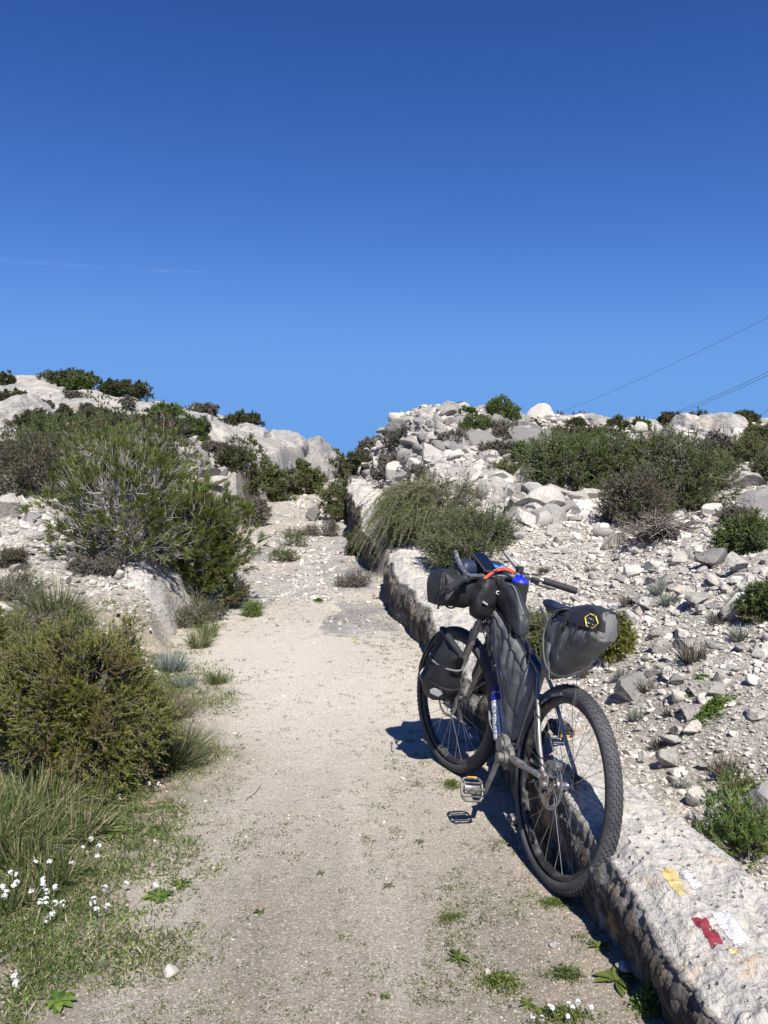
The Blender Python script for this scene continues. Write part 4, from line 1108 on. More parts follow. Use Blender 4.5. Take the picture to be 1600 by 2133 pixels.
RB = [
 (990, 1185, 205, 120, M_OAK, "dense dark green bush on the ledge behind the handlebar", .05, "bush"),
 (748, 1158, 62, 48, M_DARK, "small dark bush at the ledge foot left of the drooping bush", .3, "bush"),
 (708, 1088, 82, 95, M_ROSE, "green shrub between the trail and the tall ledge", .1, "shrub"),
 (745, 1000, 95, 55, M_DARK, "grey green twiggy shrub on top of the tall ledge", .3, "shrub"),
 (820, 1000, 70, 50, M_GREY, "sparse grey shrub among the mound's lower rocks", .2, "shrub"),
 (800, 905, 60, 34, M_GREY, "thin grasslike shrub on the mound's left skyline", .1, "shrub"),
 (838, 935, 60, 40, M_GREY, "grey twiggy shrub on the mound's left flank", .1, "shrub"),
 (950, 940, 80, 40, M_GREY, "rounded grey shrub in the middle of the mound", .1, "shrub"),
 (1000, 912, 90, 36, M_OAK, "low green shrub near the top of the mound", .15, "shrub"),
 (1050, 925, 90, 40, M_GREY, "dry grey shrub right of the mound's top", .3, "shrub"),
 (1040, 960, 80, 36, M_GREY, "dark grey brush above the upright pale rock", .3, "shrub"),
 (976, 878, 32, 26, M_OAK, "small green shrub on the skyline left of the tall one", .1, "shrub"),
 (1052, 893, 78, 62, M_OAK, "tall feathery shrub standing on the skyline above the mound", .1, "shrub"),
 (1105, 898, 40, 22, M_DARK, "small dark shrub on the skyline right of the feathery one", .1, "shrub"),
 (1050, 1010, 60, 42, M_ROSE, "pale green shrub left of the upright pale rock", .1, "shrub"),
 (1185, 1030, 205, 128, M_OAK, "big round green bush at the left end of the right hand thicket", .03, "bush"),
 (1300, 1020, 180, 108, M_OAK, "green bush with grey twigs in the middle of the right hand thicket", .1, "bush"),
 (1440, 1075, 190, 160, M_OAK, "big green bush at the right end of the right hand thicket", .05, "bush"),
 (1340, 1100, 150, 120, M_DARK, "low brown green bush in front of the thicket above the dead branches", .4, "bush"),
 (1225, 935, 170, 42, M_DARK, "brownish shrub band along the skyline above the big round bush", .5, "shrub"),
 (1395, 965, 120, 50, M_DARK, "dark shrub behind the thicket's right part", .2, "shrub"),
 (1287, 900, 34, 32, M_DARK, "dark round shrub alone on the right skyline", .2, "shrub"),
 (1398, 893, 40, 32, M_DARK, "dark shrub on the right skyline under the double power line", .3, "shrub"),
 (1470, 893, 80, 28, M_DARK, "wide brownish shrub on the right skyline", .4, "shrub"),
 (1560, 885, 60, 24, M_DARK, "flat dark shrub on the skyline at the right", .1, "shrub"),
 (1500, 960, 90, 50, M_GREY, "grey shrub beside the large cream outcrop", .2, "shrub"),
 (1570, 965, 80, 60, M_ROSE, "olive shrub at the right edge below the skyline", .1, "shrub"),
 (1565, 1155, 100, 74, M_OAK, "bright green bush at the right edge above the rocks", .05, "bush"),
 (1600, 1290, 70, 60, M_OAK, "small fresh green shrub at the right edge", .1, "shrub"),
 (1250, 965, 130, 62, M_OAK, "green bush behind the big round bush", .05, "bush"),
 (1370, 1030, 140, 118, M_PINE, "green bush filling the middle of the right hand thicket", .05, "bush"),
 (1500, 1020, 90, 78, M_ROSE, "loose green bush at the thicket's right end", .1, "bush"),
 (1110, 985, 90, 70, M_OAK, "green bush left of the big round bush", .05, "bush"),
 (1335, 900, 34, 26, M_OAK, "small green shrub on the right skyline between outcrops", .1, "shrub"),
 (1440, 893, 44, 26, M_GREY, "grey green shrub on the right skyline", .2, "shrub"),
 (1205, 893, 34, 20, M_DARK, "dark shrub on the skyline left of the round one", .2, "shrub"),
 (1590, 925, 70, 40, M_ROSE, "olive shrub on the slope at the right edge", .2, "shrub"),
 (1600, 1010, 60, 60, M_ROSE, "green growth beside the wide weathered boulder", .1, "shrub"),
 (1540, 1100, 60, 40, M_GREY, "grey growth below the grey boulder at the right edge", .1, "shrub"),
 (880, 1010, 60, 36, M_GREY, "grey brush above the drooping bush", .2, "shrub"),
 (770, 955, 50, 40, M_GREY, "thin grey shrub on the mound's steep left edge", .1, "shrub"),
 (1130, 1385, 120, 95, M_ROSE, "olive shrub behind the bicycle's top tube", .1, "shrub"),
 (1290, 1375, 60, 75, M_JUN, "yellowish shrub just right of the saddlebag", .2, "shrub"),
]
for i, (x, y, w, h, mt, lab, dr, cat) in enumerate(RB):
    p = hit(x, y); s = dist_scale(p); sz = w * s
    k = float(np.clip(w / 80, .35, 2.6)); fs = s * 1600 / 10.0
    px_shrub(cat if cat == "shrub" else ("bush" if cat == "bush" else "low_plant"), lab, cat, x, y, w * 1.04, h, 520 + i, mt, nclump=int(125 * k), nshoot=13, nleaf=15, shoot=.07 * sz ** .4 * 1.3, ll=.021 * max(.75, fs), lw=(.010 if mt != M_ROSE else .007) * max(.75, fs), dryf=dr, twig=.0025 * max(1, fs), upb=.5, rlo=.35)

# white bare twigs standing in the thicket, and the heap of dead branches
def dead_branches(name, label, cat, px, py, wpx, hpx, seed, n, mat, up=.5, thick=.006):
    p = hit(px, py); s = dist_scale(p); w, h = wpx * s, hpx * s
    rng = np.random.default_rng(seed); K = 7; t = np.linspace(0, 1, K)
    P0 = np.stack([rng.normal(0, .18 * w, n), rng.normal(0, .15 * w, n), rng.uniform(0, .5 * h, n)], -1)
    a = rng.uniform(0, 2 * pi, n)
    D = nrm(np.stack([np.cos(a), np.sin(a), up * rng.uniform(-.3, 1.5, n)], -1)); L = rng.uniform(.25, .6, n) * w
    C = P0[:, None] + D[:, None] * (L[:, None] * t)[..., None] - np.array([0, 0, 1.]) * (L[:, None] * .6 * (1 - min(up, .9)) * t ** 2)[..., None]
    C += np.cumsum(rng.normal(0, .018 * w, C.shape), 1) * .5
    C[..., 2] = np.maximum(C[..., 2], .01)
    mb = MB(); mb.add(*strips(C, np.linspace(1, .3, K)[None] * thick * rng.uniform(.4, 1.2, (n, 1))))
    j = rng.integers(0, n, n * 3); kk = rng.integers(1, K - 1, n * 3); S0 = C[j, kk]
    D2 = nrm(D[j] + rng.normal(0, .6, (n * 3, 3))); L2 = rng.uniform(.08, .25, n * 3) * w
    C2 = S0[:, None] + D2[:, None] * (L2[:, None] * np.linspace(0, 1, 4))[..., None]
    C2[..., 2] = np.maximum(C2[..., 2], .005)
    mb.add(*strips(C2, np.linspace(.5, .2, 4)[None] * thick * np.ones((n * 3, 1))))
    V, F = mb.arrays(); o = mobj(name, np_mesh(name, V, F, mat, True), None, p); tag(o, label, cat)
    return o
dead_branches("dead_branches", "heap of dead grey branches at the top right of the gravel slope", "branches", 1380, 1130, 135, 85, 600, 170, M_DEAD, up=.55, thick=.010)
dead_branches("bare_twigs", "pale leafless twigs standing in the thicket left of the middle", "branches", 1282, 985, 80, 110, 601, 26, M_WOODG, up=1.6, thick=.012)
dead_branches("bare_twigs", "white leafless twigs in front of the right skyline outcrops", "branches", 1450, 950, 90, 60, 602, 22, M_WOODG, up=1.2, thick=.014)

# small plants on the stony slope and beside the trail
TUFTS = [(1445, 1380, 58, 54), (1395, 1262, 30, 34), (1310, 1262, 26, 30), (1375, 1240, 34, 40), (1500, 1300, 40, 30), (1545, 1335, 46, 36), (1350, 1440, 44, 30), (1300, 1415, 40, 26), (1135, 1195, 28, 20), (1400, 1410, 40, 28), (1220, 1410, 40, 26), (1330, 1500, 44, 26), (1375, 1560, 34, 24), (1545, 1250, 30, 28), (1520, 1620, 60, 50), (1420, 1640, 44, 22), (1400, 1490, 30, 22), (1230, 1190, 24, 14)]
for i, (x, y, w, h) in enumerate(TUFTS):
    px_grass("grey_tuft", near_label(x, y, MK_SLOPE + [(1290, 1330, "the saddlebag"), (1135, 1215, "the right handlebar grip"), (1240, 1420, "the rear tyre's top")], ("silvery tuft" if i % 2 else "grey tuft") + ("" if h > 34 else " low")), "plant", x, y, w, h, 620 + i, M_SILV if i % 2 else M_GREY, n=170, bw=.0045, tilt=.9, bend=.1, foot=.5, group="grey tufts on the right slope", dryf=.2)
px_shrub("rosemary", "fresh green rosemary sprigs behind the painted ledge at the right edge", "plant", 1565, 1800, 120, 85, 640, M_FRESH, nclump=52, nshoot=5, nleaf=40, shoot=.085, ll=.017, lw=.0038, upb=1.1, spread=.45, rlo=.2, dryf=.08)
px_shrub("rosemary", "narrow rosemary sprig between the two grey stones near the right edge", "plant", 1548, 1690, 40, 60, 641, M_ROSE, nclump=18, nshoot=5, nleaf=34, shoot=.06, ll=.014, lw=.004, upb=1.2, spread=.4, rlo=.2)
LT = [(165, 1200, 54, 34, M_GREY, "grey brown cushion shrub on the left bank under the pine bush"), (215, 1200, 40, 34, M_GREY, "small grey shrub beside the round flat white stone"),
      (20, 1185, 60, 36, M_DARK, "low dark shrub at the left edge below the long cream slab"), (30, 1260, 110, 60, M_TUSS, "soft green low growth at the left edge beside the tussock"),
      (380, 1310, 110, 40, M_TUSS, "low grey green growth at the foot of the left rock block"), (490, 1270, 50, 70, M_DARK, "dark leafy stem at the trail's left edge under the pine bush"),
      (420, 1298, 90, 34, M_DARK, "dark low shrub in the pine bush's shade"), (525, 1285, 30, 24, M_FRESH, "small leafy green plant beside a white stone at the trail's left edge"), (60, 1345, 130, 60, M_GREY, "brownish low shrub between the tussock and the juniper bush")]
for i, (x, y, w, h, mt, lab) in enumerate(LT):
    px_shrub("low_shrub", lab, "shrub", x, y, w, h, 650 + i, mt, nclump=90, nshoot=7, nleaf=12, shoot=.06, ll=.018, lw=.005, rlo=.25, dryf=.2, upb=.4)
# plants growing in the middle of the trail far up
for i, (x, y, w, h, lab) in enumerate([(608, 1140, 70, 34, "low grey green plant in the middle of the trail"), (590, 1172, 60, 24, "flat dark green plant low in the middle of the trail"), (648, 1118, 30, 20, "small twiggy plant in the middle of the trail far up"), (690, 1118, 34, 30, "grey twiggy plant at the trail's right side near the tall ledge"), (735, 1225, 70, 22, "thin brownish plant at the drooping bush's foot")]):
    px_shrub("trail_plant", lab, "plant", x, y, w, h, 670 + i, (M_ROSE, M_OAK, M_GREY, M_GREY, M_GREY)[i], nclump=60, nshoot=6, nleaf=10, shoot=.07, ll=.025, lw=.008, rlo=.1, dryf=.2)

# rosettes and mats on the dirt
ROS = [(235, 1735, 110, M_FRESH, 26, .13, "large green rosette with long leaves left of the dirt trail"), (330, 1870, 70, M_FRESH, 24, .15, "dark green rosette on the dirt at the left"), (375, 1845, 50, M_ROSE, 18, .16, "flat grey green rosette right of the dark green one"),
       (955, 2000, 66, M_ROSE, 14, .10, "thin leaved rosette alone on the dirt near the bottom"), (1285, 2045, 100, M_ROSE, 13, .17, "broad leaved rosette at the foot of the painted ledge"), (1248, 1975, 60, M_ROSE, 12, .14, "small rosette below the rear tyre at the ledge foot"),
       (542, 1902, 34, M_ROSE, 16, .12, "small green rosette in the middle of the dirt"), (668, 1820, 30, M_ROSE, 9, .10, "tiny rosette in the middle of the dirt above the small green one"), (802, 2078, 28, M_ROSE, 14, .13, "tiny dense rosette at the bottom centre"), (808, 1848, 34, M_ROSE, 8, .09, "spindly rosette right of the dirt's middle"),
       (875, 1755, 40, M_ROSE, 9, .08, "spindly rosette left of the rear tyre"), (120, 2090, 90, M_FRESH, 16, .17, "flat leafy rosette at the bottom left corner"), (1100, 2095, 50, M_ROSE, 12, .15, "small rosette below the grey green mat")]
for i, (x, y, w, mt, n, lw, lab) in enumerate(ROS): rosette("rosette", lab, "plant", x, y, w, 700 + i, mt, n=n, lw=lw)

def mat_plant(name, label, cat, px, py, wpx, dpx, hm, seed, leafm, n=2500, ll=.012, lw=.006, flowers=0, kind=None):
    p = hit(px, py); s = dist_scale(p); w = wpx * s
    d = (hit(px, py - dpx)[1] - p[1])
    rng = np.random.default_rng(seed)
    a = rng.uniform(0, 2 * pi, n); r = np.abs(rng.normal(0, .52, n)) * (1 + .9 * fbm(np.stack([np.cos(a), np.sin(a), a * 0 + seed], -1) * 1.9, 3, seed))
    X = r * np.cos(a) * w / 2; Y = r * np.sin(a) * d / 2 + d / 2
    Z = terrain(p[0] + X, p[1] + Y) - p[2] + hm * rng.random(n) * np.clip(1.2 - r, .1, 1)
    D = nrm(rng.normal(size=(n, 3)) * [1, 1, .5] + [0, 0, .55])
    V, F = leaves(np.stack([X, Y, Z], -1), D, ll * rng.uniform(.5, 1.3, n), lw * rng.uniform(.6, 1.3, n), rng)
    ti = np.repeat(np.stack([rng.random(n), rng.random(n) * .84], -1), 4, 0)
    me = np_mesh(name, V, F, leafm, False, ti); o = mobj(name, me, None, p); tag(o, label, cat, kind=kind)
    return o, p, w, d
def flower_heads(name, label, px, py, seed, group, hm=.07, scale=1.0, mat=None, heads=1):
    """one flowering stem: stem plus a small dome of four-petalled white flowers"""
    p = hit(px, py); rng = np.random.default_rng(seed)
    root = empty(name, p); tag(root, label, "flower", group)
    top = np.array([rng.normal(0, .012), rng.normal(0, .012), hm * rng.uniform(.8, 1.2)])
    P = np.stack([np.zeros(3), top * [.3, .3, .55], top])[None]
    V, F = strips(P, np.array([[.0012, .001, .0008]]))
    mobj("stem", np_mesh("stem", V, F, M_FRESH, True, np.full((len(V), 2), .4)), root)
    n = 11; u = nrm(rng.normal(size=(n, 3)) + [0, 0, .9]); C = top + u * .008 * scale
    mb = MB()
    for k in range(n):
        nn = u[k]; a0 = rng.uniform(0, 6.28); e1 = nrm(np.cross(nn, [.3, .5, .1])); e2 = np.cross(nn, e1)
        for j in range(4):
            an = a0 + j * pi / 2; dd = e1 * cos(an) + e2 * sin(an); ss = -e1 * sin(an) + e2 * cos(an); L = .0048 * scale
            mb.add(np.array([C[k], C[k] + dd * L * .6 + ss * L * .38, C[k] + dd * L + nn * L * .2, C[k] + dd * L * .6 - ss * L * .38]), np.array([[0, 1, 2, 3]]))
    V, F = mb.arrays()
    mobj("blossom", np_mesh("blossom", V, F, mat or M_PETAL, False, np.full((len(V), 2), .5)), root)
    return root
MK_FL = [(20, 1835, "the grass clump at the left edge"), (90, 1830, "the grass clump behind the flowers"), (60, 1950, "the dark root"), (235, 1730, "the large long leaved rosette"), (330, 1865, "the dark green rosette"), (309, 1915, "the pale pebble by the rosettes"), (351, 2020, "the smooth white stone"), (300, 1650, "the juniper bush's foot"), (120, 1900, "the bare soil patch"), (45, 2080, "the corner's leafy rosette")]
MK_FR = [(1175, 2125, "the flowering mat's middle"), (1100, 2095, "the small rosette"), (1230, 2100, "the mat's right end")]
FL = [(8, 1860), (18, 1865), (22, 1842), (32, 1850), (18, 1838), (45, 1862), (70, 1818), (102, 1816), (92, 1846), (82, 1860), (100, 1846), (66, 1868), (84, 1890), (98, 1886), (108, 1874), (126, 1880), (94, 1898), (106, 1916), (112, 1900), (128, 1906), (98, 1930), (22, 1882), (196, 1755), (208, 1776), (210, 1796), (176, 1786), (148, 1818), (190, 1898), (216, 1908), (200, 1886), (240, 1906), (226, 1866), (258, 1856), (332, 1858), (58, 2062), (30, 2050), (318, 1640), (336, 1642), (250, 1665)]
for i, (x, y) in enumerate(FL):
    flower_heads("white_flower", near_label(x, y, MK_FL, "small white flower head"), x, y + 14, 740 + i, "white flower heads in the left foreground", hm=.05, scale=1.15)
for i, (x, y) in enumerate([(1120, 2128), (1148, 2110), (1160, 2125), (1185, 2105), (1208, 2095), (1230, 2112), (1200, 2120), (1140, 2140), (1175, 2140)]):
    flower_heads("white_flower", near_label(x, y, MK_FR, "small white flower head"), x, y + 12, 790 + i, "white flower heads at the bottom right", hm=.035, scale=.85)
mat_plant("ground_mat", "round grey green mat on the dirt near the bottom", "plant", 1052, 2075, 120, 50, .02, 801, M_ROSE, n=1700, ll=.010, lw=.005)
mat_plant("ground_mat", "grey green mat bearing white flowers at the bottom edge", "plant", 1175, 2140, 130, 40, .025, 802, M_ROSE, n=1500, ll=.010, lw=.005)
mat_plant("grass_mat", "pale green short grass patch left of the broad leaved rosette", "plant", 1185, 2050, 100, 34, .015, 803, M_GRASS, n=800, ll=.02, lw=.003)
mat_plant("leafy_plant", "bright green leafy plant at the ledge foot by the bottom edge", "plant", 1365, 2125, 70, 50, .06, 804, M_FRESH, n=1800, ll=.014, lw=.007)
mat_plant("ground_mat", "thin green streak of weeds left of the small rosette by the rear tyre", "plant", 1160, 1895, 90, 26, .01, 805, M_ROSE, n=1100, ll=.010, lw=.004)
mat_plant("ground_mat", "dark weed patch on the dirt behind the left pedal", "plant", 945, 1652, 46, 26, .03, 806, M_ROSE, n=900, ll=.012, lw=.004)
mat_plant("ground_mat", "small green weed patch right of the dirt's middle near the bottom", "plant", 940, 1935, 70, 40, .012, 807, M_ROSE, n=500, ll=.011, lw=.004)
mat_plant("flowering_mat", "tiny mat with yellow flowers in the middle of the trail", "plant", 735, 1340, 20, 6, .03, 808, M_YEL, n=26, ll=.012, lw=.008)
mat_plant("ground_mat", "dark green cushion on the trail above the yellow flowers", "plant", 662, 1256, 24, 6, .03, 809, M_OAK, n=400, ll=.02, lw=.01)

mat_plant("low_plant", "low fresh green plant on the stony slope right of the bicycle", "plant", 1500, 1495, 120, 40, .06, 810, M_FRESH, n=1500, ll=.018, lw=.006)
mat_plant("low_plant", "small bright green plant on the stony slope above the larger one", "plant", 1462, 1446, 50, 26, .07, 811, M_FRESH, n=700, ll=.018, lw=.006)
# uncountable ground cover
def cover(name, n, region, seed, mat, r0, r1, a0, a1, ll, lw, up, per=7, spread=.02, hue=(0, 1), flat=False):
    rng = np.random.default_rng(seed)
    P = world_samples(n, rng, r0, r1, a0, a1); P = P[rng.random(n) < region(P)]
    m_ = len(P); R_ = np.hypot(P[:, 0], P[:, 1]); k = np.maximum(1, R_ / 5)
    i = np.repeat(np.arange(m_), per)
    sz = rng.uniform(.5, 1.5, m_)
    Q = P[i] + rng.normal(0, spread, (len(i), 3)) * [1, 1, 0] * (sz * k)[i][:, None]
    Q[:, 2] = terrain(Q[:, 0], Q[:, 1])
    D = nrm(rng.normal(size=(len(i), 3)) * [1, 1, .3] + [0, 0, up])
    V, F = leaves(Q, D, ll * (sz * k)[i] * rng.uniform(.6, 1.3, len(i)), lw * (sz * k)[i], rng)
    ti = np.repeat(np.stack([np.clip(rng.uniform(*hue, len(i)), 0, 1), rng.random(len(i))], -1), 4, 0)
    o = mobj(name, np_mesh(name, V, F, mat, False, ti)); tag(o, kind='stuff')
    return o
def reg_left(P):
    l = xl(P[:, 1]) - P[:, 0]
    return (P[:, 1] < 7.0) * sstep(-.35, .5, l + .5 * fb2(P[:, 0], P[:, 1], 1.6, 4, 81)) * np.clip(.34 + 2.2 * fb2(P[:, 0], P[:, 1], 3.0, 3, 82), 0, 1)
cover("grass", 60000, reg_left, 90, M_GRASS, 1.5, 7, -42, -8, .026, .0032, 1.0, per=7)
cover("ground_cover", 34000, reg_left, 91, M_FRESH, 1.5, 7, -42, -8, .011, .006, .8, per=8, spread=.018)
def reg_weeds(P):
    r = P[:, 0] - xr(P[:, 1]); l = xl(P[:, 1]) - P[:, 0]
    on = (r < -.03) * (l < 0)
    e = np.exp(-((r + .35) / .35) ** 2) * .8 + .8 * np.exp(-((l + .25) / .3) ** 2)
    return on * np.clip(.05 + 1.5 * sstep(-1.0, -.3, r) * sstep(5.5, 3.8, P[:, 1]) * np.clip(.1 + 1.8 * fb2(P[:, 0], P[:, 1], 4.5, 3, 86), 0, 1) + e * np.clip(.2 + 1.6 * fb2(P[:, 0], P[:, 1], 2.2, 3, 83), 0, 1), 0, 1) * (P[:, 1] < 9)
cover("trail_weeds", 16000, reg_weeds, 92, M_ROSE, 1.7, 9, -26, 24, .010, .0026, .6, per=12, spread=.010, hue=(0, .6))
def reg_slope(P):
    r = P[:, 0] - xr(P[:, 1]); l = xl(P[:, 1]) - P[:, 0]; R_ = np.hypot(P[:, 0], P[:, 1])
    n_ = fb2(P[:, 0], P[:, 1], 1.3, 3, 84)
    return ((r > .9) * (R_ < 16) * np.clip(-.1 + 1.2 * n_, 0, .5)) + (l > .3) * (P[:, 1] > 5.5) * (R_ < 15) * np.clip(.1 + 1.5 * n_, 0, 1)
cover("slope_herbs", 12000, reg_slope, 93, M_GREY, 2, 16, -40, 40, .022, .004, 1.1, per=16, spread=.022)
def reg_far(P):
    r = P[:, 0] - xr(P[:, 1]); l = xl(P[:, 1]) - P[:, 0]; R_ = np.hypot(P[:, 0], P[:, 1])
    n_ = fb2(P[:, 0], P[:, 1], .5, 4, 85)
    return ((r > .3) | (l > .3)) * (R_ > 12) * np.clip(-.15 + 1.5 * n_, 0, .7)
cover("hill_scrub", 9000, reg_far, 94, M_DARK, 12, 40, -40, 40, .03, .010, 1.0, per=16, spread=.035)
# dry sticks on the dirt
def stick(label, pts, r, seed=1):
    P = np.array([hit(*q) + [0, 0, .006] for q in pts]); O = P[len(P) // 2].copy()
    rng = np.random.default_rng(seed); t = np.linspace(0, len(P) - 1, len(P) * 4)
    Q = np.stack([np.interp(t, np.arange(len(P)), P[:, k]) for k in range(3)], -1) + rng.normal(0, r * .6, (len(t), 3))
    V, F = tube(Q - O, np.linspace(r, r * .5, len(Q)), 6); o = mobj("stick", np_mesh("stick", V, F, M_DEAD, True), None, O); tag(o, label, "stick")
stick("curved dark root lying at the bottom left edge", [(0, 2010), (25, 1990), (45, 1975), (80, 1960), (92, 1952)], .007)
stick("short thick twig on the dirt left of the front wheel", [(818, 1548), (816, 1558), (819, 1570)], .005, 2)
stick("thin curved twig on the dirt left of centre", [(512, 1668), (530, 1655), (543, 1640), (545, 1635)], .0022, 3)
# ------------------------------------------------------------------ loaded bicycle, leaning on the ledge
from mathutils.bvhtree import BVHTree
_hd, _ln, _st = .2504, .1697, .2472
_f = np.array([-sin(_hd), cos(_hd), 0]); _l0 = np.array([-cos(_hd), -sin(_hd), 0]); _u0 = np.array([0, 0, 1.])
BB_ = np.stack([_f, _l0 * cos(_ln) + _u0 * sin(_ln), _u0 * cos(_ln) - _l0 * sin(_ln)], 1)
BO = np.array([.611, 2.814, .004])
SC = np.array([1.118, 0, .353]); SK = np.array([-.375, 0, .927]); SK /= np.linalg.norm(SK)
def steer(V):
    v = np.asarray(V, float) - SC; ca, sa = cos(_st), sin(_st)
    return SC + v * ca + np.cross(SK, v) * sa + (v @ SK)[:, None] * SK * (1 - ca)
def LW(V, st=False):
    V = np.atleast_2d(np.asarray(V, float))
    if st: V = steer(V)
    return V @ BB_.T + BO
def bpart(name, mb, mat, parent, st=False, smooth=True, tintv=None):
    V, F = mb.arrays() if isinstance(mb, MB) else mb
    V = LW(V, st); loc = np.array([0, 0, 0.]); q = parent
    while q is not None:
        loc += np.array(q.location); q = q.parent
    o = mobj(name, np_mesh(name, V - loc, F, mat, smooth), parent); 
    if smooth: autosm(o.data)
    return o
def autosm(me, ang=38):
    import bmesh
    bm = bmesh.new(); bm.from_mesh(me)
    for e in bm.edges:
        if len(e.link_faces) == 2 and e.calc_face_angle(0) > radians(ang): e.smooth = False
    bm.to_mesh(me); bm.free()
def broot(name, label, cat, p, st=False):
    o = empty(name, LW([p], st)[0]); tag(o, label, cat); return o
def bthing(name, label, cat, mb, mat, st=False, smooth=True):
    """a thing that is one mesh; children may hang under it"""
    V, F = mb.arrays() if isinstance(mb, MB) else mb
    V = LW(V, st); c = (V.max(0) + V.min(0)) / 2; c[2] = V[:, 2].min()
    o = mobj(name, np_mesh(name, V - c, F, mat, smooth), None, c); tag(o, label, cat)
    if smooth: autosm(o.data, 50)
    return o
def cyl(a, b_, r, sides=16, r2=None):
    return tube(np.array([a, b_], float), [r, r if r2 is None else r2], sides)
def smoothpath(P, n=30):
    P = np.array(P, float); m_ = len(P); out = []
    Q = np.concatenate([[2 * P[0] - P[1]], P, [2 * P[-1] - P[-2]]])
    for i in range(m_ - 1):
        p0, p1, p2, p3 = Q[i:i + 4]
        for t in np.linspace(0, 1, max(2, n // (m_ - 1)), endpoint=False):
            out.append(.5 * (2 * p1 + (p2 - p0) * t + (2 * p0 - 5 * p1 + 4 * p2 - p3) * t * t + (3 * p1 - p0 - 3 * p2 + p3) * t ** 3))
    out.append(P[-1]); return np.array(out)
def loft(secs, N=40, wr=.0, wseed=1, wscale=14, sub=4):
    """secs: (centre, a-vector, b-vector, exponent)"""
    C = np.array([s[0] for s in secs], float); A_ = np.array([s[1] for s in secs], float); B_ = np.array([s[2] for s in secs], float); E_ = np.array([s[3] for s in secs], float)
    n = len(secs); t = np.linspace(0, n - 1, (n - 1) * sub + 1)
    def ip(M):
        M = np.atleast_2d(M.T).T if M.ndim == 1 else M
        P = smoothpath(M, (n - 1) * sub)
        return P
    C, A_, B_ = ip(C), ip(A_), ip(B_); E_ = np.interp(np.linspace(0, 1, len(C)), np.linspace(0, 1, n), E_)
    q = np.linspace(0, 2 * pi, N, endpoint=False); rings = []
    for c_, a, b_, e in zip(C, A_, B_, E_):
        x = np.sign(np.cos(q)) * np.abs(np.cos(q)) ** (2 / e); y = np.sign(np.sin(q)) * np.abs(np.sin(q)) ** (2 / e)
        rings.append(c_ + np.outer(x, a) + np.outer(y, b_))
    V = np.concatenate(rings); m_ = len(C)
    i = np.arange(m_ - 1)[:, None] * N; k = np.arange(N)[None]; k2 = (k + 1) % N
    F = np.stack([i + k, i + k2, i + N + k2, i + N + k], -1).reshape(-1, 4)
    V = np.concatenate([V, C[:1], C[-1:]]); c0 = m_ * N
    F3 = np.array([(c0, (j + 1) % N, j) for j in range(N)] + [(c0 + 1, (m_ - 1) * N + j, (m_ - 1) * N + (j + 1) % N) for j in range(N)])
    if wr: V = V + np.stack([fbm(V * wscale + wseed * 3 + 31 * a, 3, wseed + a, .5, True) for a in range(3)], -1) * wr
    return V, [F, F3]
def pillow(poly, T, y0=0.0, rings=14, N=96, wr=.0, wseed=1, stretch=(10, 10, 10), edge=.35):
    P = np.array(poly, float); Pc = np.concatenate([P, P[:1]]); L_ = np.r_[0, np.cumsum(np.linalg.norm(np.diff(Pc, axis=0), axis=1))]
    t = np.linspace(0, L_[-1], N, endpoint=False); O_ = np.stack([np.interp(t, L_, Pc[:, k]) for k in (0, 1)], -1)
    for _ in range(2): O_ = (np.roll(O_, 1, 0) + 2 * O_ + np.roll(O_, -1, 0)) / 4
    c_ = O_.mean(0); V = []; s = np.linspace(1, .04, rings)
    for sg in (1, -1):
        for k in s:
            p = c_ + (O_ - c_) * k
            y = T * (edge + (1 - edge) * np.sqrt(max(0, 1 - k ** 3)))
            V.append(np.c_[p[:, 0], np.full(N, y0 + sg * y), p[:, 1]])
    V = np.concatenate(V); F = []
    k = np.arange(N)[None]; k2 = (k + 1) % N; i = np.arange(rings - 1)[:, None] * N
    F1 = np.stack([i + k, i + N + k, i + N + k2, i + k2], -1).reshape(-1, 4)
    F2 = F1[:, ::-1] + rings * N
    k = k[0]; k2 = k2[0]
    F3 = np.stack([k, k2, rings * N + k2, rings * N + k], -1)
    caps = np.array([list(range((rings - 1) * N, rings * N)), list(range((2 * rings - 1) * N, 2 * rings * N))[::-1]])
    if wr:
        w = fbm(V * np.array(stretch) + wseed * 5, 4, wseed, .5, True); V[:, 1] += w * wr * np.sign(V[:, 1] - y0) * .9
        V[:, [0, 2]] += np.stack([fbm(V * 9 + 7 * a, 3, wseed + a) for a in (1, 2)], -1) * wr * .4
    return V, [F1, F2, F3, caps]

M_TI = simple("dusty_titanium", (.30, .29, .275), .38, .85, dust=.55, dustcol=(.36, .33, .28), dscale=14)
M_TI2 = simple("bright_metal", (.34, .335, .325), .38, .9, dust=.4, dustcol=(.36, .34, .3), dscale=20)
M_PEDAL = simple("worn_pedal_metal", (.13, .13, .13), .4, .7, dust=.45, dustcol=(.30, .27, .23), dscale=60)
M_CRANK = simple("muddy_crank", (.16, .155, .15), .5, .6, dust=.5, dustcol=(.25, .225, .19), dscale=26)
M_STEEL = simple("spoke_steel", (.42, .42, .42), .3, .9)
M_BLK = simple("black_paint", (.012, .013, .017), .22, 0, coat=.5, dust=.12, dscale=12)
M_BLKM = simple("black_metal", (.03, .03, .033), .45, .3, dust=.35, dscale=18)
M_RUB = simple("tyre_rubber", (.045, .046, .05), .75, var=.2, dust=.45, dustcol=(.13, .125, .12), dscale=5)
M_RUBF = simple("tyre_rubber_dusty", (.045, .045, .047), .78, var=.2, dust=.35, dustcol=(.14, .13, .12), dscale=4)
M_GRIP = simple("grip_rubber", (.018, .018, .02), .7, var=.2, bump=.3, scale=90)
M_CLOTHB = simple("black_bag_cloth", (.013, .014, .016), .62, var=.25, scale=22, bump=.35, dust=.08)
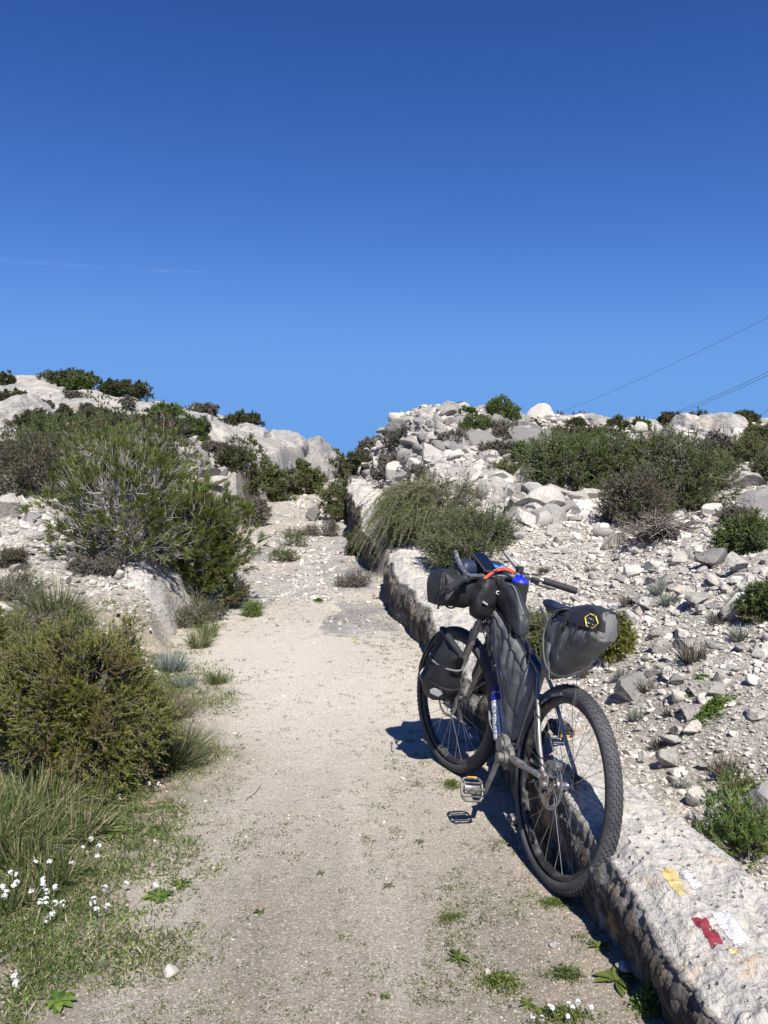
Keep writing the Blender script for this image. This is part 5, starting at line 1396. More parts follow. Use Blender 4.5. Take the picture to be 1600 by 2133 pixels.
M_CLOTHG = simple("charcoal_bag_cloth", (.025, .027, .031), .5, var=.2, scale=16, bump=.4, dust=.22, dustcol=(.11, .105, .095), dscale=7)
M_CLOTHD = simple("dusty_bag_cloth", (.085, .09, .097), .6, var=.2, scale=14, bump=.5, dust=.6, dustcol=(.27, .255, .225), dscale=6)
M_NAVY = simple("navy_cloth", (.018, .026, .055), .5, var=.25, scale=20, bump=.3)
M_SADDLE = simple("saddle_leather", (.008, .012, .028), .38, var=.2, dust=.08)
M_GLASS = simple("dark_screen", (.006, .008, .016), .06, coat=1.0)
M_BLUE = simple("blue_cap", (.02, .03, .55), .35)
M_LBLUE = simple("light_blue_plastic", (.03, .28, .75), .35)
M_RED = simple("orange_red_strap", (.72, .09, .035), .5)
M_YELL = simple("yellow_trim", (.75, .62, .12), .5)
M_WHITE = simple("white_print", (.62, .63, .63), .5)
M_PRINT = simple("grey_tyre_print", (.55, .56, .57), .6)
M_REFL = simple("grey_reflector", (.42, .43, .44), .35)
M_BOTW = simple("white_bottle", (.62, .64, .66), .4, dust=.25)
M_BOTB = simple("navy_bottle_label", (.015, .02, .22), .4)
M_AMBER = simple("amber_reflector", (.85, .45, .02), .25)
M_DKSTRAP = simple("black_strap", (.016, .016, .018), .6, var=.3, scale=60)
M_GSTRAP = simple("grey_webbing", (.17, .165, .155), .8, var=.2, scale=80)
M_CORD = simple("grey_cord", (.10, .105, .095), .6)

bike = broot("bicycle", "muddy bikepacking bicycle with knobbly tyres leaning on the rock ledge", "bicycle", (0, 0, 0))

def tyre_mb(cx, R=.3435, r=.0285, seed=1):
    mb = MB(); n, k = 160, 18
    t = np.linspace(0, 2 * pi, n, endpoint=False)
    q = np.linspace(radians(-128), radians(128), k)
    T, Q = np.meshgrid(t, q, indexing='ij')
    rr = R + (r * .93) * np.cos(Q); y = r * np.sin(Q) * 1.0
    V = np.stack([cx + rr * np.cos(T), y, .37 + rr * np.sin(T)], -1).reshape(-1, 3)
    i = np.arange(n)[:, None] * k; i2 = (np.arange(n)[:, None] + 1) % n * k; j = np.arange(k - 1)[None]
    mb.add(V, np.stack([i + j, i + j + 1, i2 + j + 1, i2 + j], -1).reshape(-1, 4))
    # tread blocks
    rng = np.random.default_rng(seed)
    nk = 92; b0, bF = box((0, 0, 0), (1, 1, 1)); bF = bF[0]
    VV = []; FF = []; c = 0
    for a in range(nk):
        th = 2 * pi * a / nk
        rows = [(-.16, 0.0), (.16, .5), (-.52, .35), (.52, .85), (-.88, 0.0), (.88, .5)]
        for qq, ph in rows:
            t0 = th + ph * 2 * pi / nk; q0 = qq
            er = np.array([cos(t0), 0, sin(t0)]); et = np.array([-sin(t0), 0, cos(t0)]); ey = np.array([0, 1, 0.])
            nn = er * cos(q0) + ey * sin(q0); tt = -er * sin(q0) + ey * cos(q0)
            h_ = .0032 if abs(qq) < .8 else .0030
            ln, wd = (.0062, .0042) if abs(qq) < .8 else (.0058, .0036)
            cpos = np.array([cx, 0, .37]) + er * R + nn * (r * .95) 
            VV.append(cpos + b0[:, :1] * et * ln + b0[:, 1:2] * tt * wd + b0[:, 2:] * nn * h_); FF.append(bF + c); c += 8
    mb.add(np.concatenate(VV), np.concatenate(FF))
    return mb
def ring_profile(cx, prof, n=96, cz=.37):
    """closed profile list of (radius, y) revolved about the wheel axis"""
    P = np.array(prof, float); k = len(P); t = np.linspace(0, 2 * pi, n, endpoint=False)
    V = np.stack([cx + np.outer(np.cos(t), P[:, 0]), np.tile(P[:, 1], (n, 1)), cz + np.outer(np.sin(t), P[:, 0])], -1).reshape(-1, 3)
    i = np.arange(n)[:, None] * k; i2 = (np.arange(n)[:, None] + 1) % n * k; j = np.arange(k)[None]; j2 = (j + 1) % k
    return V, np.stack([i + j, i + j2, i2 + j2, i2 + j], -1).reshape(-1, 4)
def wheel(cx, st, seed, tymat, rotor_y):
    w = bpart("wheel", MB().add(*cyl((cx, -.055, .37), (cx, .055, .37), .0085)), M_TI2, bike, st)
    bpart("tyre", tyre_mb(cx, seed=seed), tymat, w, st)
    bpart("rim", MB().add(*ring_profile(cx, [(.330, .0145), (.324, .0165), (.312, .0165), (.303, .009), (.303, -.009), (.312, -.0165), (.324, -.0165), (.330, -.0145)])), M_BLKM, w, st)
    hb = MB(); hb.add(*tube([(cx, -.036, .37), (cx, -.030, .37), (cx, -.026, .37), (cx, -.015, .37), (cx, .015, .37), (cx, .026, .37), (cx, .030, .37), (cx, .036, .37)], [.027, .028, .020, .0155, .0155, .020, .028, .027], 24))
    bpart("hub", hb, M_TI2 if not st else M_BLKM, w, st)
    n = 28
    for i in range(n):
        side = 1 if i % 2 else -1
        a = 2 * pi * (i + .5) / n; off = (.62 if (i // 2) % 2 else -.62)
        p0 = (cx + .0265 * cos(a + off * 2), side * .029, .37 + .0265 * sin(a + off * 2)); p1 = (cx + .306 * cos(a), side * .002, .37 + .306 * sin(a))
        bpart("spoke", MB().add(*cyl(p0, p1, .00115, 5)), M_STEEL, w, st)
    # brake disc: thin slotted ring on a spider
    rt = MB(); ry = rotor_y
    rt.add(*ring_profile(cx, [(.089, ry + .001), (.089, ry - .001), (.0815, ry - .001), (.0815, ry + .001)]))
    rt.add(*ring_profile(cx, [(.078, ry + .001), (.078, ry - .001), (.0735, ry - .001), (.0735, ry + .001)]))
    for i in range(36):
        a = 2 * pi * i / 36; e = (cos(a), sin(a)); e2 = (cos(a + .06), sin(a + .06))
        rt.add(*cyl((cx + .0735 * e[0], ry, .37 + .0735 * e[1]), (cx + .084 * e2[0], ry, .37 + .084 * e2[1]), .0011, 4))
    for i in range(6):
        a = 2 * pi * i / 6
        rt.add(*cyl((cx + .022 * cos(a), ry, .37 + .022 * sin(a)), (cx + .075 * cos(a + .5), ry, .37 + .075 * sin(a + .5)), .0022, 5))
    rt.add(*ring_profile(cx, [(.026, ry + .002), (.026, ry - .002), (.015, ry - .002), (.015, ry + .002)], 24))
    bpart("brake_rotor", rt, M_TI2, w, st)
    return w
wr_ = wheel(0.0, False, 2, M_RUB, .052)
wf_ = wheel(1.16, True, 3, M_RUBF, .050)
# lettering on the rear sidewall
def arc_text(s, cx, R0, a0, size, y, mat, parent, name, st=False, width=1.0):
    cu = bpy.data.curves.new(name, 'FONT'); cu.body = s; cu.size = size; cu.extrude = .0004
    tmp = bpy.data.objects.new(name, cu); link(tmp); dg = bpy.context.evaluated_depsgraph_get(); me = bpy.data.meshes.new_from_object(tmp.evaluated_get(dg))
    bpy.data.objects.remove(tmp)
    V = np.array([v.co[:] for v in me.vertices]); F = [list(p.vertices) for p in me.polygons]
    ang = a0 + V[:, 0] * width / R0; rr = R0 + V[:, 1]
    yy = y(rr) + V[:, 2]
    W_ = np.stack([cx + rr * np.cos(ang), yy, .37 + rr * np.sin(ang)], -1)
    m2 = bpy.data.meshes.new(name); loc = np.array(parent.location) + (np.array(parent.parent.location) if parent.parent else 0)
    if parent.parent and parent.parent.parent: loc = loc + np.array(parent.parent.parent.location)
    m2.from_pydata([tuple(v) for v in (LW(W_, st) - loc)], [], F); m2.materials.append(mat)
    return mobj(name, m2, parent)
def sidew(rr): return .0287 * np.sqrt(np.clip(1 - ((rr - .3435) / .0268) ** 2, 0, 1)) + .0002
arc_text("vittoria", 0, .3285, radians(47), .0135, sidew, M_PRINT, wr_, "lettering", width=1.35)
arc_text("MEZCAL", 0, .3285, radians(63.5), .0150, sidew, M_PRINT, wr_, "lettering", width=1.65)

# frame
fr = MB()
HT, HB = np.array([.877, 0, .955]), np.array([.925, 0, .83]); BBp = np.array([.405, 0, .325]); STt = np.array([.304, 0, .735])
fr.add(*cyl(HB, HT, .0235, 20)); fr.add(*cyl(BBp + [0, 0, 0], STt, .0165, 16))
fr.add(*tube(smoothpath([HB + [-.01, 0, .02], (.72, 0, .66), (.55, 0, .47), (.45, 0, .36)], 16), .0205, 16))
for s in (1, -1):
    fr.add(*tube(smoothpath([(.372, s * .036, .338), (.30, s * .052, .350), (.18, s * .064, .368), (.045, s * .072, .384)], 16), [.0155] * 10 + [.0125] * (len(smoothpath([(0, 0, 0), (1, 0, 0), (2, 0, 0), (3, 0, 0)], 16)) - 10), 14))
    fr.add(*tube(smoothpath([(.300, s * .016, .722), (.245, s * .036, .655), (.13, s * .058, .50), (.040, s * .070, .405)], 16), .0085, 12))
    fr.add(*box((.018, s * .071, .385), (.030, .0045, .022), bev=.004))
fr.add(*cyl((.235, -.036, .645), (.235, .036, .645), .0075))
frame = bpart("frame", fr, M_TI, bike)
tt = MB(); tt.add(*tube(smoothpath([HT + [.004, 0, -.022], (.75, 0, .885), (.55, 0, .815), (.318, 0, .727)], 16), .0195, 20))
tt.add(*cyl((.330, 0, .735), (.298, 0, .722), .0235, 20))
bpart("top_tube", tt, M_BLK, frame)
# gearbox and cranks
gb = MB(); gb.add(*cyl((.405, -.048, .325), (.405, .050, .325), .048, 28)); gb.add(*cyl((.470, -.046, .362), (.470, .052, .362), .046, 28))
gb.add(*box((.44, 0, .345), (.05, .044, .036), bev=.012)); gb.add(*cyl((.470, .05, .362), (.470, .060, .362), .031, 24)); gb.add(*cyl((.405, .05, .325), (.405, .066, .325), .030, 24))
for a in range(6): gb.add(*cyl((.470 + .038 * cos(a), .05, .362 + .038 * sin(a)), (.470 + .038 * cos(a), .056, .362 + .038 * sin(a)), .0045, 8))
bpart("gearbox", gb, M_CRANK, bike)
cd = np.array([.30, 0, -.954]); 
for s in (1, -1):
    a0 = np.array([.405, s * .078, .325]); a1 = a0 + s * cd * .172 + [0, s * .014, 0]
    c_ = MB(); c_.add(*cyl(a0 - [0, s * .014, 0], a0 + [0, s * .012, 0], .021, 20))
    ax = s * cd; sd = np.cross([0, 1, 0], ax)
    c_.add(*loft([(a0, ax * 0 + sd * .0175, np.array([0, .010, 0]), 4), (a0 + (a1 - a0) * .25, sd * .0145, np.array([0, .0085, 0]), 4), (a0 + (a1 - a0) * .9, sd * .0115, np.array([0, .0075, 0]), 4), (a1 + ax * .012, sd * .009, np.array([0, .007, 0]), 3)], 20))
    cr = bpart("crank_arm", c_, M_CRANK if s > 0 else M_BLKM, bike)
    pc = a1 + [0, s * .062, 0]
    p = MB(); p.add(*cyl(a1, a1 + [0, s * .022, 0], .008)); p.add(*cyl(a1, pc + [0, s * .045, 0], .011, 12))
    tilt = -1.05 if s > 0 else -.4
    R_ = np.array(Matrix.Rotation(tilt, 3, 'Y'))
    # open cage: outline bars, inner bars and body
    def pb(c, h_, bv=.003): 
        V, F = box(c, h_, bev=bv); return V @ R_.T + pc, F
    p.add(*pb((0, 0, 0), (.018, .036, .009))); p.add(*pb((.046, 0, 0), (.004, .034, .008))); p.add(*pb((-.046, 0, 0), (.004, .034, .008)))
    p.add(*pb((0, s * .048, 0), (.030, .004, .008))); p.add(*pb((0, -s * .046, 0), (.026, .004, .008)))
    for u, v_ in ((1, 1), (1, -1), (-1, 1), (-1, -1)):
        q0 = R_ @ np.array([u * .030, v_ * .047, 0]) + pc; q1 = R_ @ np.array([u * .046, v_ * .033, 0]) + pc; p.add(*cyl(q0, q1, .0065, 8))
    for u in (-.028, .028): p.add(*pb((u, 0, 0), (.0035, .040, .006)))
    for u in (-1, 1):
        for v_ in (-.025, 0, .025): p.add(*cyl(R_ @ np.array([u * .046, v_, .008]) + pc, R_ @ np.array([u * .046, v_, .013]) + pc, .002, 6))
    pd = bpart("pedal", p, M_PEDAL if s > 0 else M_BLKM, cr)
    V, F = pb((-.051, 0, 0), (.0015, .020, .0055), .001)
    if s > 0:
        V, F = pb((.0515, 0, .002), (.0018, .022, .0055), .001)
    rf = mobj("reflector", np_mesh("reflector", LW(V) - np.array(bike.location), F, M_AMBER), cr)
# belt, sprockets, caliper
def toothed(cx, cz, R, y, n):
    mb = MB(); mb.add(*ring_profile(cx, [(R, y + .004), (R, y - .004), (R - .012, y - .003), (R - .012, y + .003)], n * 2, cz))
    for i in range(5):
        a = 2 * pi * i / 5; mb.add(*cyl((cx + .015 * cos(a), y, cz + .015 * sin(a)), (cx + (R - .008) * cos(a), y, cz + (R - .008) * sin(a)), .004, 6))
    return mb
bpart("chainring", toothed(.405, .325, .052, -.056, 32), M_BLKM, bike)
bpart("cog", toothed(0, .37, .042, -.050, 24), M_BLKM, wr_)
a = np.linspace(-pi / 2, pi / 2, 14) + .1; P1 = np.stack([.405 + .055 * np.cos(a), np.full(14, -.056), .325 + .055 * np.sin(a)], -1)
a = np.linspace(pi / 2, 3 * pi / 2, 14) + .1; P2 = np.stack([.045 * np.cos(a), np.full(14, -.050), .37 + .045 * np.sin(a)], -1)
Pb = np.concatenate([P1, P2]); Pq = []
for i in range(len(Pb)):
    p, q_ = Pb[i], Pb[(i + 1) % len(Pb)]; m_ = max(1, int(np.linalg.norm(q_ - p) / .012)); Pq += [p + (q_ - p) * t for t in np.linspace(0, 1, m_, endpoint=False)]
ch = MB(); Pq = np.array(Pq)
ch.add(*tube(Pq, [.0048 if i % 2 else .0034 for i in range(len(Pq))], 6, closed=True))
bpart("chain", ch, M_BLKM, bike)
cal = MB(); cal.add(*box((-.03, .058, .455), (.020, .016, .017), bev=.006)); cal.add(*box((-.012, .064, .425), (.012, .008, .022), bev=.004)); cal.add(*cyl((-.062, .06, .452), (-.035, .06, .457), .007)); cal.add(*cyl((.01, .072, .40), (.01, .084, .40), .009)); cal.add(*cyl((0, .072, .37), (0, .086, .37), .011)); cal.add(*cyl((.024, .072, .39), (.024, .082, .39), .006))
bpart("brake_caliper", cal, M_TI2, bike)
cal = MB(); cal.add(*box((1.075, .056, .455), (.022, .014, .018), bev=.005)); cal.add(*cyl((1.16, .055, .37), (1.16, .075, .37), .010))
bpart("brake_caliper", cal, M_BLKM, bike, True)
# fork
fk = MB()
fk.add(*box((.930, 0, .792), (.028, .066, .022), bev=.012)); fk.add(*cyl((.925, 0, .80), (.915, 0, .85), .022, 16))
for s in (1, -1):
    fk.add(*tube(smoothpath([(.925, s * .062, .815), (.945, s * .066, .765), (1.04, s * .064, .57), (1.125, s * .060, .40), (1.157, s * .058, .368)], 20), [.0195] * 4 + [.019] * 6 + [.016] * 6 + [.012] * 5, 14))
    fk.add(*cyl((.921, s * .062, .812), (.914, s * .062, .838), .017, 14))
fk.add(*tube(smoothpath([(.96, -.06, .70), (1.0, -.045, .765), (1.0, .045, .765), (.96, .06, .70)], 15), .010, 8))
bpart("fork", fk, M_TI, bike, True)
# seatpost, saddle
bpart("seatpost", MB().add(*cyl(STt, (.232, 0, .955), .0135)).add(*box((.225, 0, .968), (.024, .018, .012), bev=.005)), M_BLKM, bike)
sd = []
for x, w_, zt, dp in ((.375, .007, 1.017, .012), (.362, .019, 1.024, .032), (.33, .022, 1.026, .046), (.28, .027, 1.024, .050), (.22, .040, 1.021, .040), (.16, .060, 1.022, .028), (.10, .072, 1.029, .022), (.085, .055, 1.029, .014)):
    sd.append(((x, 0, zt - dp / 2), np.array([0, w_, 0]), np.array([0, 0, dp / 2]), 2.6 if x > .25 else 3.2))
sad = bpart("saddle", MB().add(*loft(sd, 28)), M_SADDLE, bike)
rl = MB()
for s in (1, -1): rl.add(*tube(smoothpath([(.34, s * .012, .985), (.29, s * .018, .972), (.17, s * .022, .972), (.11, s * .028, .99)], 12), .0035, 8))
bpart("saddle_rail", rl, M_TI2, sad)
# stem, bars, grips, levers
bpart("stem", MB().add(*cyl((.877, 0, .955), (.868, 0, 1.02), .021, 18)).add(*box((.885, 0, 1.035), (.032, .022, .02), bev=.008)), M_BLKM, bike, True)
hb = MB()
for s in (1, -1):
    hb.add(*tube(smoothpath([(.895, 0, 1.052), (.89, s * .10, 1.052), (.878, s * .165, 1.052), (.86, s * .20, 1.050), (.76, s * .355, 1.010)], 24), .0115, 14))
    hb.add(*tube(smoothpath([(.882, s * .165, 1.050), (.93, s * .172, 1.070), (.985, s * .165, 1.105), (1.045, s * .152, 1.150)], 16), .0115, 14))
bar = bpart("handlebar", hb, M_TI2, bike, True)
for s in (1, -1):
    g0, g1 = np.array([.835, s * .240, 1.041]), np.array([.742, s * .378, 1.003])
    gp = [g0 + (g1 - g0) * t for t in np.linspace(0, 1, 26)]
    bpart("grip", MB().add(*tube(gp, [.0185] + [.0170 + .0007 * (i % 2) for i in range(23)] + [.0185, .0165], 18)), M_GRIP, bar, True)
    lv = MB(); lv.add(*box((.855, s * .205, 1.045), (.014, .016, .017), bev=.006)); lv.add(*tube(smoothpath([(.875, s * .21, 1.035), (.90, s * .245, 1.015), (.875, s * .30, 1.00), (.85, s * .335, .995)], 14), .005, 8)); lv.add(*cyl((.87, s * .19, 1.05), (.905, s * .185, 1.05), .010))
    bpart("brake_lever", lv, M_BLKM, bar, True)
bpart("shifter_ring", MB().add(*cyl((.868, -.19, 1.05), (.845, -.225, 1.044), .024, 20)), M_BLKM, bar, True)
# cables
for i, (pp, st) in enumerate([([(.905, .06, 1.02), (.955, .05, .93), (.95, .035, .82), (.90, .03, .74)], True), ([(.90, -.05, 1.02), (.965, -.01, .92), (.935, .045, .82), (.93, .055, .76)], True), ([(.90, .03, 1.0), (.93, .065, .90), (.86, .05, .80), (.80, .03, .745)], True),
                             ([(.93, .03, .84), (.80, .030, .72), (.60, .028, .49), (.45, .045, .36)], False), ([(.30, .03, .70), (.20, .062, .60), (.08, .082, .46), (-.02, .07, .47)], False), ([(.945, .075, .78), (1.02, .082, .62), (1.07, .078, .50), (1.075, .07, .47)], True)]):
    bpart("cable", MB().add(*tube(smoothpath(pp, 24), .0028, 7)), M_DKSTRAP, bike, st)
cg = MB()
for s in (1, -1): cg.add(*tube(smoothpath([(.655, s * .030, .415), (.665, s * .040, .45), (.635, s * .038, .40), (.58, s * .02, .360), (.555, 0, .375)], 16), .0028, 7))
bpart("bottle_cage", cg, M_TI2, bike)

# ---------------- luggage strapped to the bicycle: each bag a thing of its own
def surf_hit(tree_pts, x, z, y0=.5, d=-1):
    V, F = tree_pts
    polys = [list(f) for a in F for f in a]
    return BVHTree.FromPolygons([tuple(v) for v in V], polys)
def on_side(bvh, x, z, off=.002, sgn=1):
    r = bvh.ray_cast(Vector((x, sgn * .6, z)), Vector((0, -sgn, 0)))
    if r[0] is None:
        r = bvh.find_nearest(Vector((x, sgn * .1, z)))
    return np.array(r[0]) + np.array(r[1] if r[1].y * sgn > 0 else -r[1]) * off
def decal_line(name, bvh, pts, r, mat, parent, st=False, closed=False, sgn=1, dens=5):
    P = np.array(pts, float); 
    if closed: P = np.concatenate([P, P[:1]])
    t = np.linspace(0, len(P) - 1, (len(P) - 1) * dens + 1); Q = np.stack([np.interp(t, np.arange(len(P)), P[:, k]) for k in (0, 1)], -1)
    W_ = np.array([on_side(bvh, *q_, sgn=sgn) for q_ in Q])
    V, F = tube(W_, r, 6); return bpart(name, MB().add(V, F), mat, parent, st)
def decal_patch(name, bvh, pts, mat, parent, st=False, sgn=1):
    P = np.array(pts, float); c_ = P.mean(0); V = [on_side(bvh, *c_, sgn=sgn)]
    for k in (.5, 1.0):
        for p in P: V.append(on_side(bvh, *(c_ + (p - c_) * k), off=.0025, sgn=sgn))
    n = len(P); F3 = np.array([(0, 1 + i, 1 + (i + 1) % n) for i in range(n)]); F4 = np.array([(1 + i, 1 + n + i, 1 + n + (i + 1) % n, 1 + (i + 1) % n) for i in range(n)])
    return bpart(name, MB().add(np.array(V), [F3, F4]), mat, parent, st)
def bvh_of(VF):
    V, F = VF; return BVHTree.FromPolygons([tuple(v) for v in V], [list(map(int, f)) for a in F for f in a])

# frame bag
fb = pillow([(.845, .905), (.72, .868), (.56, .808), (.42, .755), (.335, .705), (.345, .60), (.375, .50), (.40, .42), (.43, .385), (.47, .40), (.55, .495), (.66, .63), (.76, .75), (.835, .845)], .040, wr=.015, wseed=4, stretch=(12, 6, 4))
fbo = bthing("frame_bag", "large dusty grey frame bag filling the bicycle's main triangle", "bag", MB().add(*fb), M_CLOTHD)
bv = bvh_of(fb)
decal_line("zip", bv, [(.80, .87), (.66, .815), (.50, .755), (.385, .70)], .0025, M_DKSTRAP, fbo)
for x0, x1 in (((.60, .845), (.585, .79)), ((.43, .78), (.42, .72))):
    a_ = on_side(bv, *x1); bpart("strap", MB().add(*tube(smoothpath([a_, (x0[0], .030, x0[1] - .02), (x0[0], .0, x0[1] + .015), (x0[0], -.03, x0[1] - .02)], 12), .006, 6)), M_DKSTRAP, fbo)
decal_line("seam", bv, [(.80, .83), (.68, .69), (.56, .54), (.455, .43)], .0018, M_DKSTRAP, fbo)
decal_line("seam", bv, [(.71, .80), (.60, .68), (.48, .56), (.40, .50)], .0014, M_DKSTRAP, fbo)
# top tube bag
tb = loft([((.86, 0, .985), np.array([0, .018, 0]), np.array([.0, 0, .022]), 3), ((.80, 0, .975), np.array([0, .030, 0]), np.array([0, 0, .058]), 3.2), ((.70, 0, .958), np.array([0, .034, 0]), np.array([0, 0, .066]), 3.4), ((.60, 0, .908), np.array([0, .032, 0]), np.array([0, 0, .064]), 3.4), ((.545, 0, .872), np.array([0, .030, 0]), np.array([.0, 0, .050]), 3.6), ((.527, 0, .858), np.array([0, .022, 0]), np.array([0, 0, .034]), 3.6)], wr=.008, wseed=7)
tbo = bthing("top_tube_bag", "slim dark top tube bag standing behind the handlebar", "bag", MB().add(*tb), M_CLOTHG)
zp_ = smoothpath([(.84, .012, 1.018), (.70, .012, 1.031), (.60, .012, .972), (.545, .010, .922)], 20)
bpart("zip", MB().add(*tube(zp_, .0032, 6)), M_GSTRAP, tbo)
bpart("strap", MB().add(*tube(smoothpath([(.60, .034, .87), (.60, .030, .82), (.60, 0, .80), (.60, -.03, .82)], 12), .005, 6)), M_DKSTRAP, tbo)
# saddle bag
sbs = [((.245, 0, .775), np.array([0, .036, 0]), np.array([.012, 0, .050]), 3), ((.20, 0, .835), np.array([0, .052, 0]), np.array([.004, 0, .118]), 3.2), ((.12, 0, .865), np.array([0, .068, 0]), np.array([0, 0, .128]), 3), ((.03, 0, .905), np.array([0, .080, 0]), np.array([0, 0, .120]), 2.8),
       ((-.06, .006, .945), np.array([0, .078, 0]), np.array([0, 0, .100]), 2.8), ((-.14, .012, .970), np.array([0, .066, 0]), np.array([0, 0, .080]), 2.8), ((-.20, .018, .990), np.array([0, .048, 0]), np.array([0, 0, .064]), 3), ((-.232, .022, .998), np.array([0, .034, 0]), np.array([.002, 0, .055]), 3.4), ((-.242, .022, .998), np.array([0, .022, 0]), np.array([.002, 0, .050]), 3.4)]
sbs = [((.245 - (.245 - c_[0]) * .86, c_[1], c_[2]), a_, b_, e_) for c_, a_, b_, e_ in sbs]
sb = loft(sbs, 56, wr=.015, wseed=11, wscale=11, sub=7)
V, F = sb
cen = V[F[0]].mean(1); up = cen[:, 2] > (.985 + .0 * cen[:, 0] + .012 * np.sin(cen[:, 0] * 20))
sbm = MB().add(*sb)
sbo = bthing("saddle_bag", "bulging charcoal saddlebag with a yellow hexagon behind the saddle", "bag", sbm, M_CLOTHD)
upf = F[0][up]; used = np.unique(upf); rm_ = -np.ones(len(V), int); rm_[used] = np.arange(len(used))
Vu = V[used]; cc = np.array([-.03, 0, .95]); Vu = Vu + nrm(Vu - cc) * .004
bpart("upper_panel", MB().add(Vu, rm_[upf]), M_CLOTHG, sbo)
bv = bvh_of((V + nrm(V - cc) * .004, F))
decal_line("seam", bv, [(.20, .985), (.08, .988), (-.04, .985), (-.10, .985), (-.14, .985)], .0035, M_DKSTRAP, sbo)
HX = [(-.172, 1.026), (-.200, 1.044), (-.248, 1.043), (-.268, 1.026), (-.240, 1.004), (-.195, 1.006)]
HX = [(-.086, 1.018), (-.106, 1.036), (-.142, 1.034), (-.160, 1.012), (-.139, .988), (-.106, .992)]
decal_line("hexagon_badge", bv, HX, .0021, M_YELL, sbo, closed=True)
decal_line("badge_line", bv, [(-.108, 1.020), (-.136, 1.018)], .0013, M_WHITE, sbo)
decal_line("badge_line", bv, [(-.110, 1.003), (-.136, 1.002)], .0013, M_WHITE, sbo)
# cords, straps, toggle
for xa in (.02, -.075):
    sp2 = [on_side(bv, xa + .006 * k_, z_, .004) for k_, z_ in enumerate((1.02, .99, .96, .92, .88) if xa > 0 else (1.03, 1.0, .97, .94, .91))]
    bpart("strap", MB().add(*tube(smoothpath(sp2, 16), .0045, 6)), M_DKSTRAP, sbo)
bpart("buckle", MB().add(*box(on_side(bv, .02, .965, .006), (.010, .004, .014), bev=.003)), M_BLKM, sbo)
bpart("cord", MB().add(*tube(smoothpath([(.17, .075, .985), (.185, .085, .90), (.12, .092, .80), (.02, .09, .775), (-.10, .065, .82), (-.15, .05, .875)], 40), .0033, 7)), M_CORD, sbo)
bpart("cord", MB().add(*tube(smoothpath([(.20, .05, .99), (.10, .075, 1.015), (.02, .04, 1.037), (-.10, .0, 1.055)], 30), .0028, 7)), M_CORD, sbo)
bpart("cord", MB().add(*tube(smoothpath([(-.08, .02, 1.055), (-.13, .055, 1.048), (-.150, .082, 1.02), (-.14, .082, .95)], 24), .0028, 7)), M_DKSTRAP, sbo)
bpart("webbing", MB().add(*loft([((.135, .082, .875), np.array([.013, 0, .002]), np.array([0, .002, 0]), 5), ((.115, .088, .82), np.array([.013, 0, .002]), np.array([0, .002, 0]), 5), ((.10, .080, .745), np.array([.013, 0, .002]), np.array([0, .002, 0]), 5)], 12)), M_GSTRAP, sbo)
bpart("seatpost_strap", MB().add(*loft([((.30, .030, .885), np.array([.0, .004, 0]), np.array([.002, 0, .015]), 4), ((.25, .050, .892), np.array([0, .004, 0]), np.array([.0, 0, .016]), 4), ((.17, .075, .892), np.array([0, .004, 0]), np.array([0, 0, .014]), 4)], 12)), M_DKSTRAP, sbo)
lad = MB(); 
for i in range(8):
    t = i / 7.; c_ = np.array([.345, .035, .985]) * (1 - t) + np.array([.215, .065, .955]) * t
    lad.add(*box(c_, (.0045, .002, .010)));
lad.add(*tube(np.array([(.352, .033, .988), (.21, .064, .955)]), .0035, 6))
bpart("rail_strap", lad, M_GSTRAP, sbo)
bpart("toggle", MB().add(*tube([(-.10, .075, .80), (-.105, .075, .755)], .0015, 6)).add(*tube([(-.105, .075, .757), (-.106, .075, .745), (-.106, .075, .705)], [.004, .010, .012], 10)), M_DKSTRAP, sbo)
# handlebar roll
rc_ = lambda y: np.array([.985, y, .972])
rs = []
for y, r_, e in ((-.20, .045, 2.6), (-.19, .078, 2.4), (-.10, .086, 2.2), (.02, .088, 2.2), (.14, .090, 2.2), (.22, .087, 2.4), (.262, .083, 3.2), (.275, .062, 4)):
    rs.append((rc_(y), np.array([r_, 0, 0]), np.array([0, 0, r_]), e))
rb = loft(rs, 40, wr=.014, wseed=21)
rbo = bthing("handlebar_roll", "black roll bag slung across the front of the handlebar", "bag", MB().add(*rb), M_CLOTHB, True)
bpart("end_flap", MB().add(*loft([((.985, .278, 1.055), np.array([.062, 0, 0]), np.array([0, .004, .0]), 5), ((.985, .287, .99), np.array([.075, 0, 0]), np.array([0, .005, 0]), 5), ((.985, .283, .90), np.array([.060, 0, 0]), np.array([0, .004, 0]), 5)], 20, wr=.003)), M_CLOTHG, rbo, True)
ds = MB()
dp = smoothpath([(.91, .300, 1.06), (.893, .318, .99), (.90, .312, .93), (.93, .298, .89)], 26)
ds.add(*tube(dp, [.0035 + .003 * (i % 4 < 2) for i in range(len(dp))], 8))
bpart("daisy_strap", ds, M_DKSTRAP, rbo, True)
for y in (.20, .06, -.10):
    t = np.linspace(0, 2 * pi, 30, endpoint=False); bpart("strap", MB().add(*tube(np.stack([.985 + .0915 * np.cos(t), np.full(30, y), .972 + .0915 * np.sin(t)], -1), .0045, 6, closed=True)), M_DKSTRAP, rbo, True)
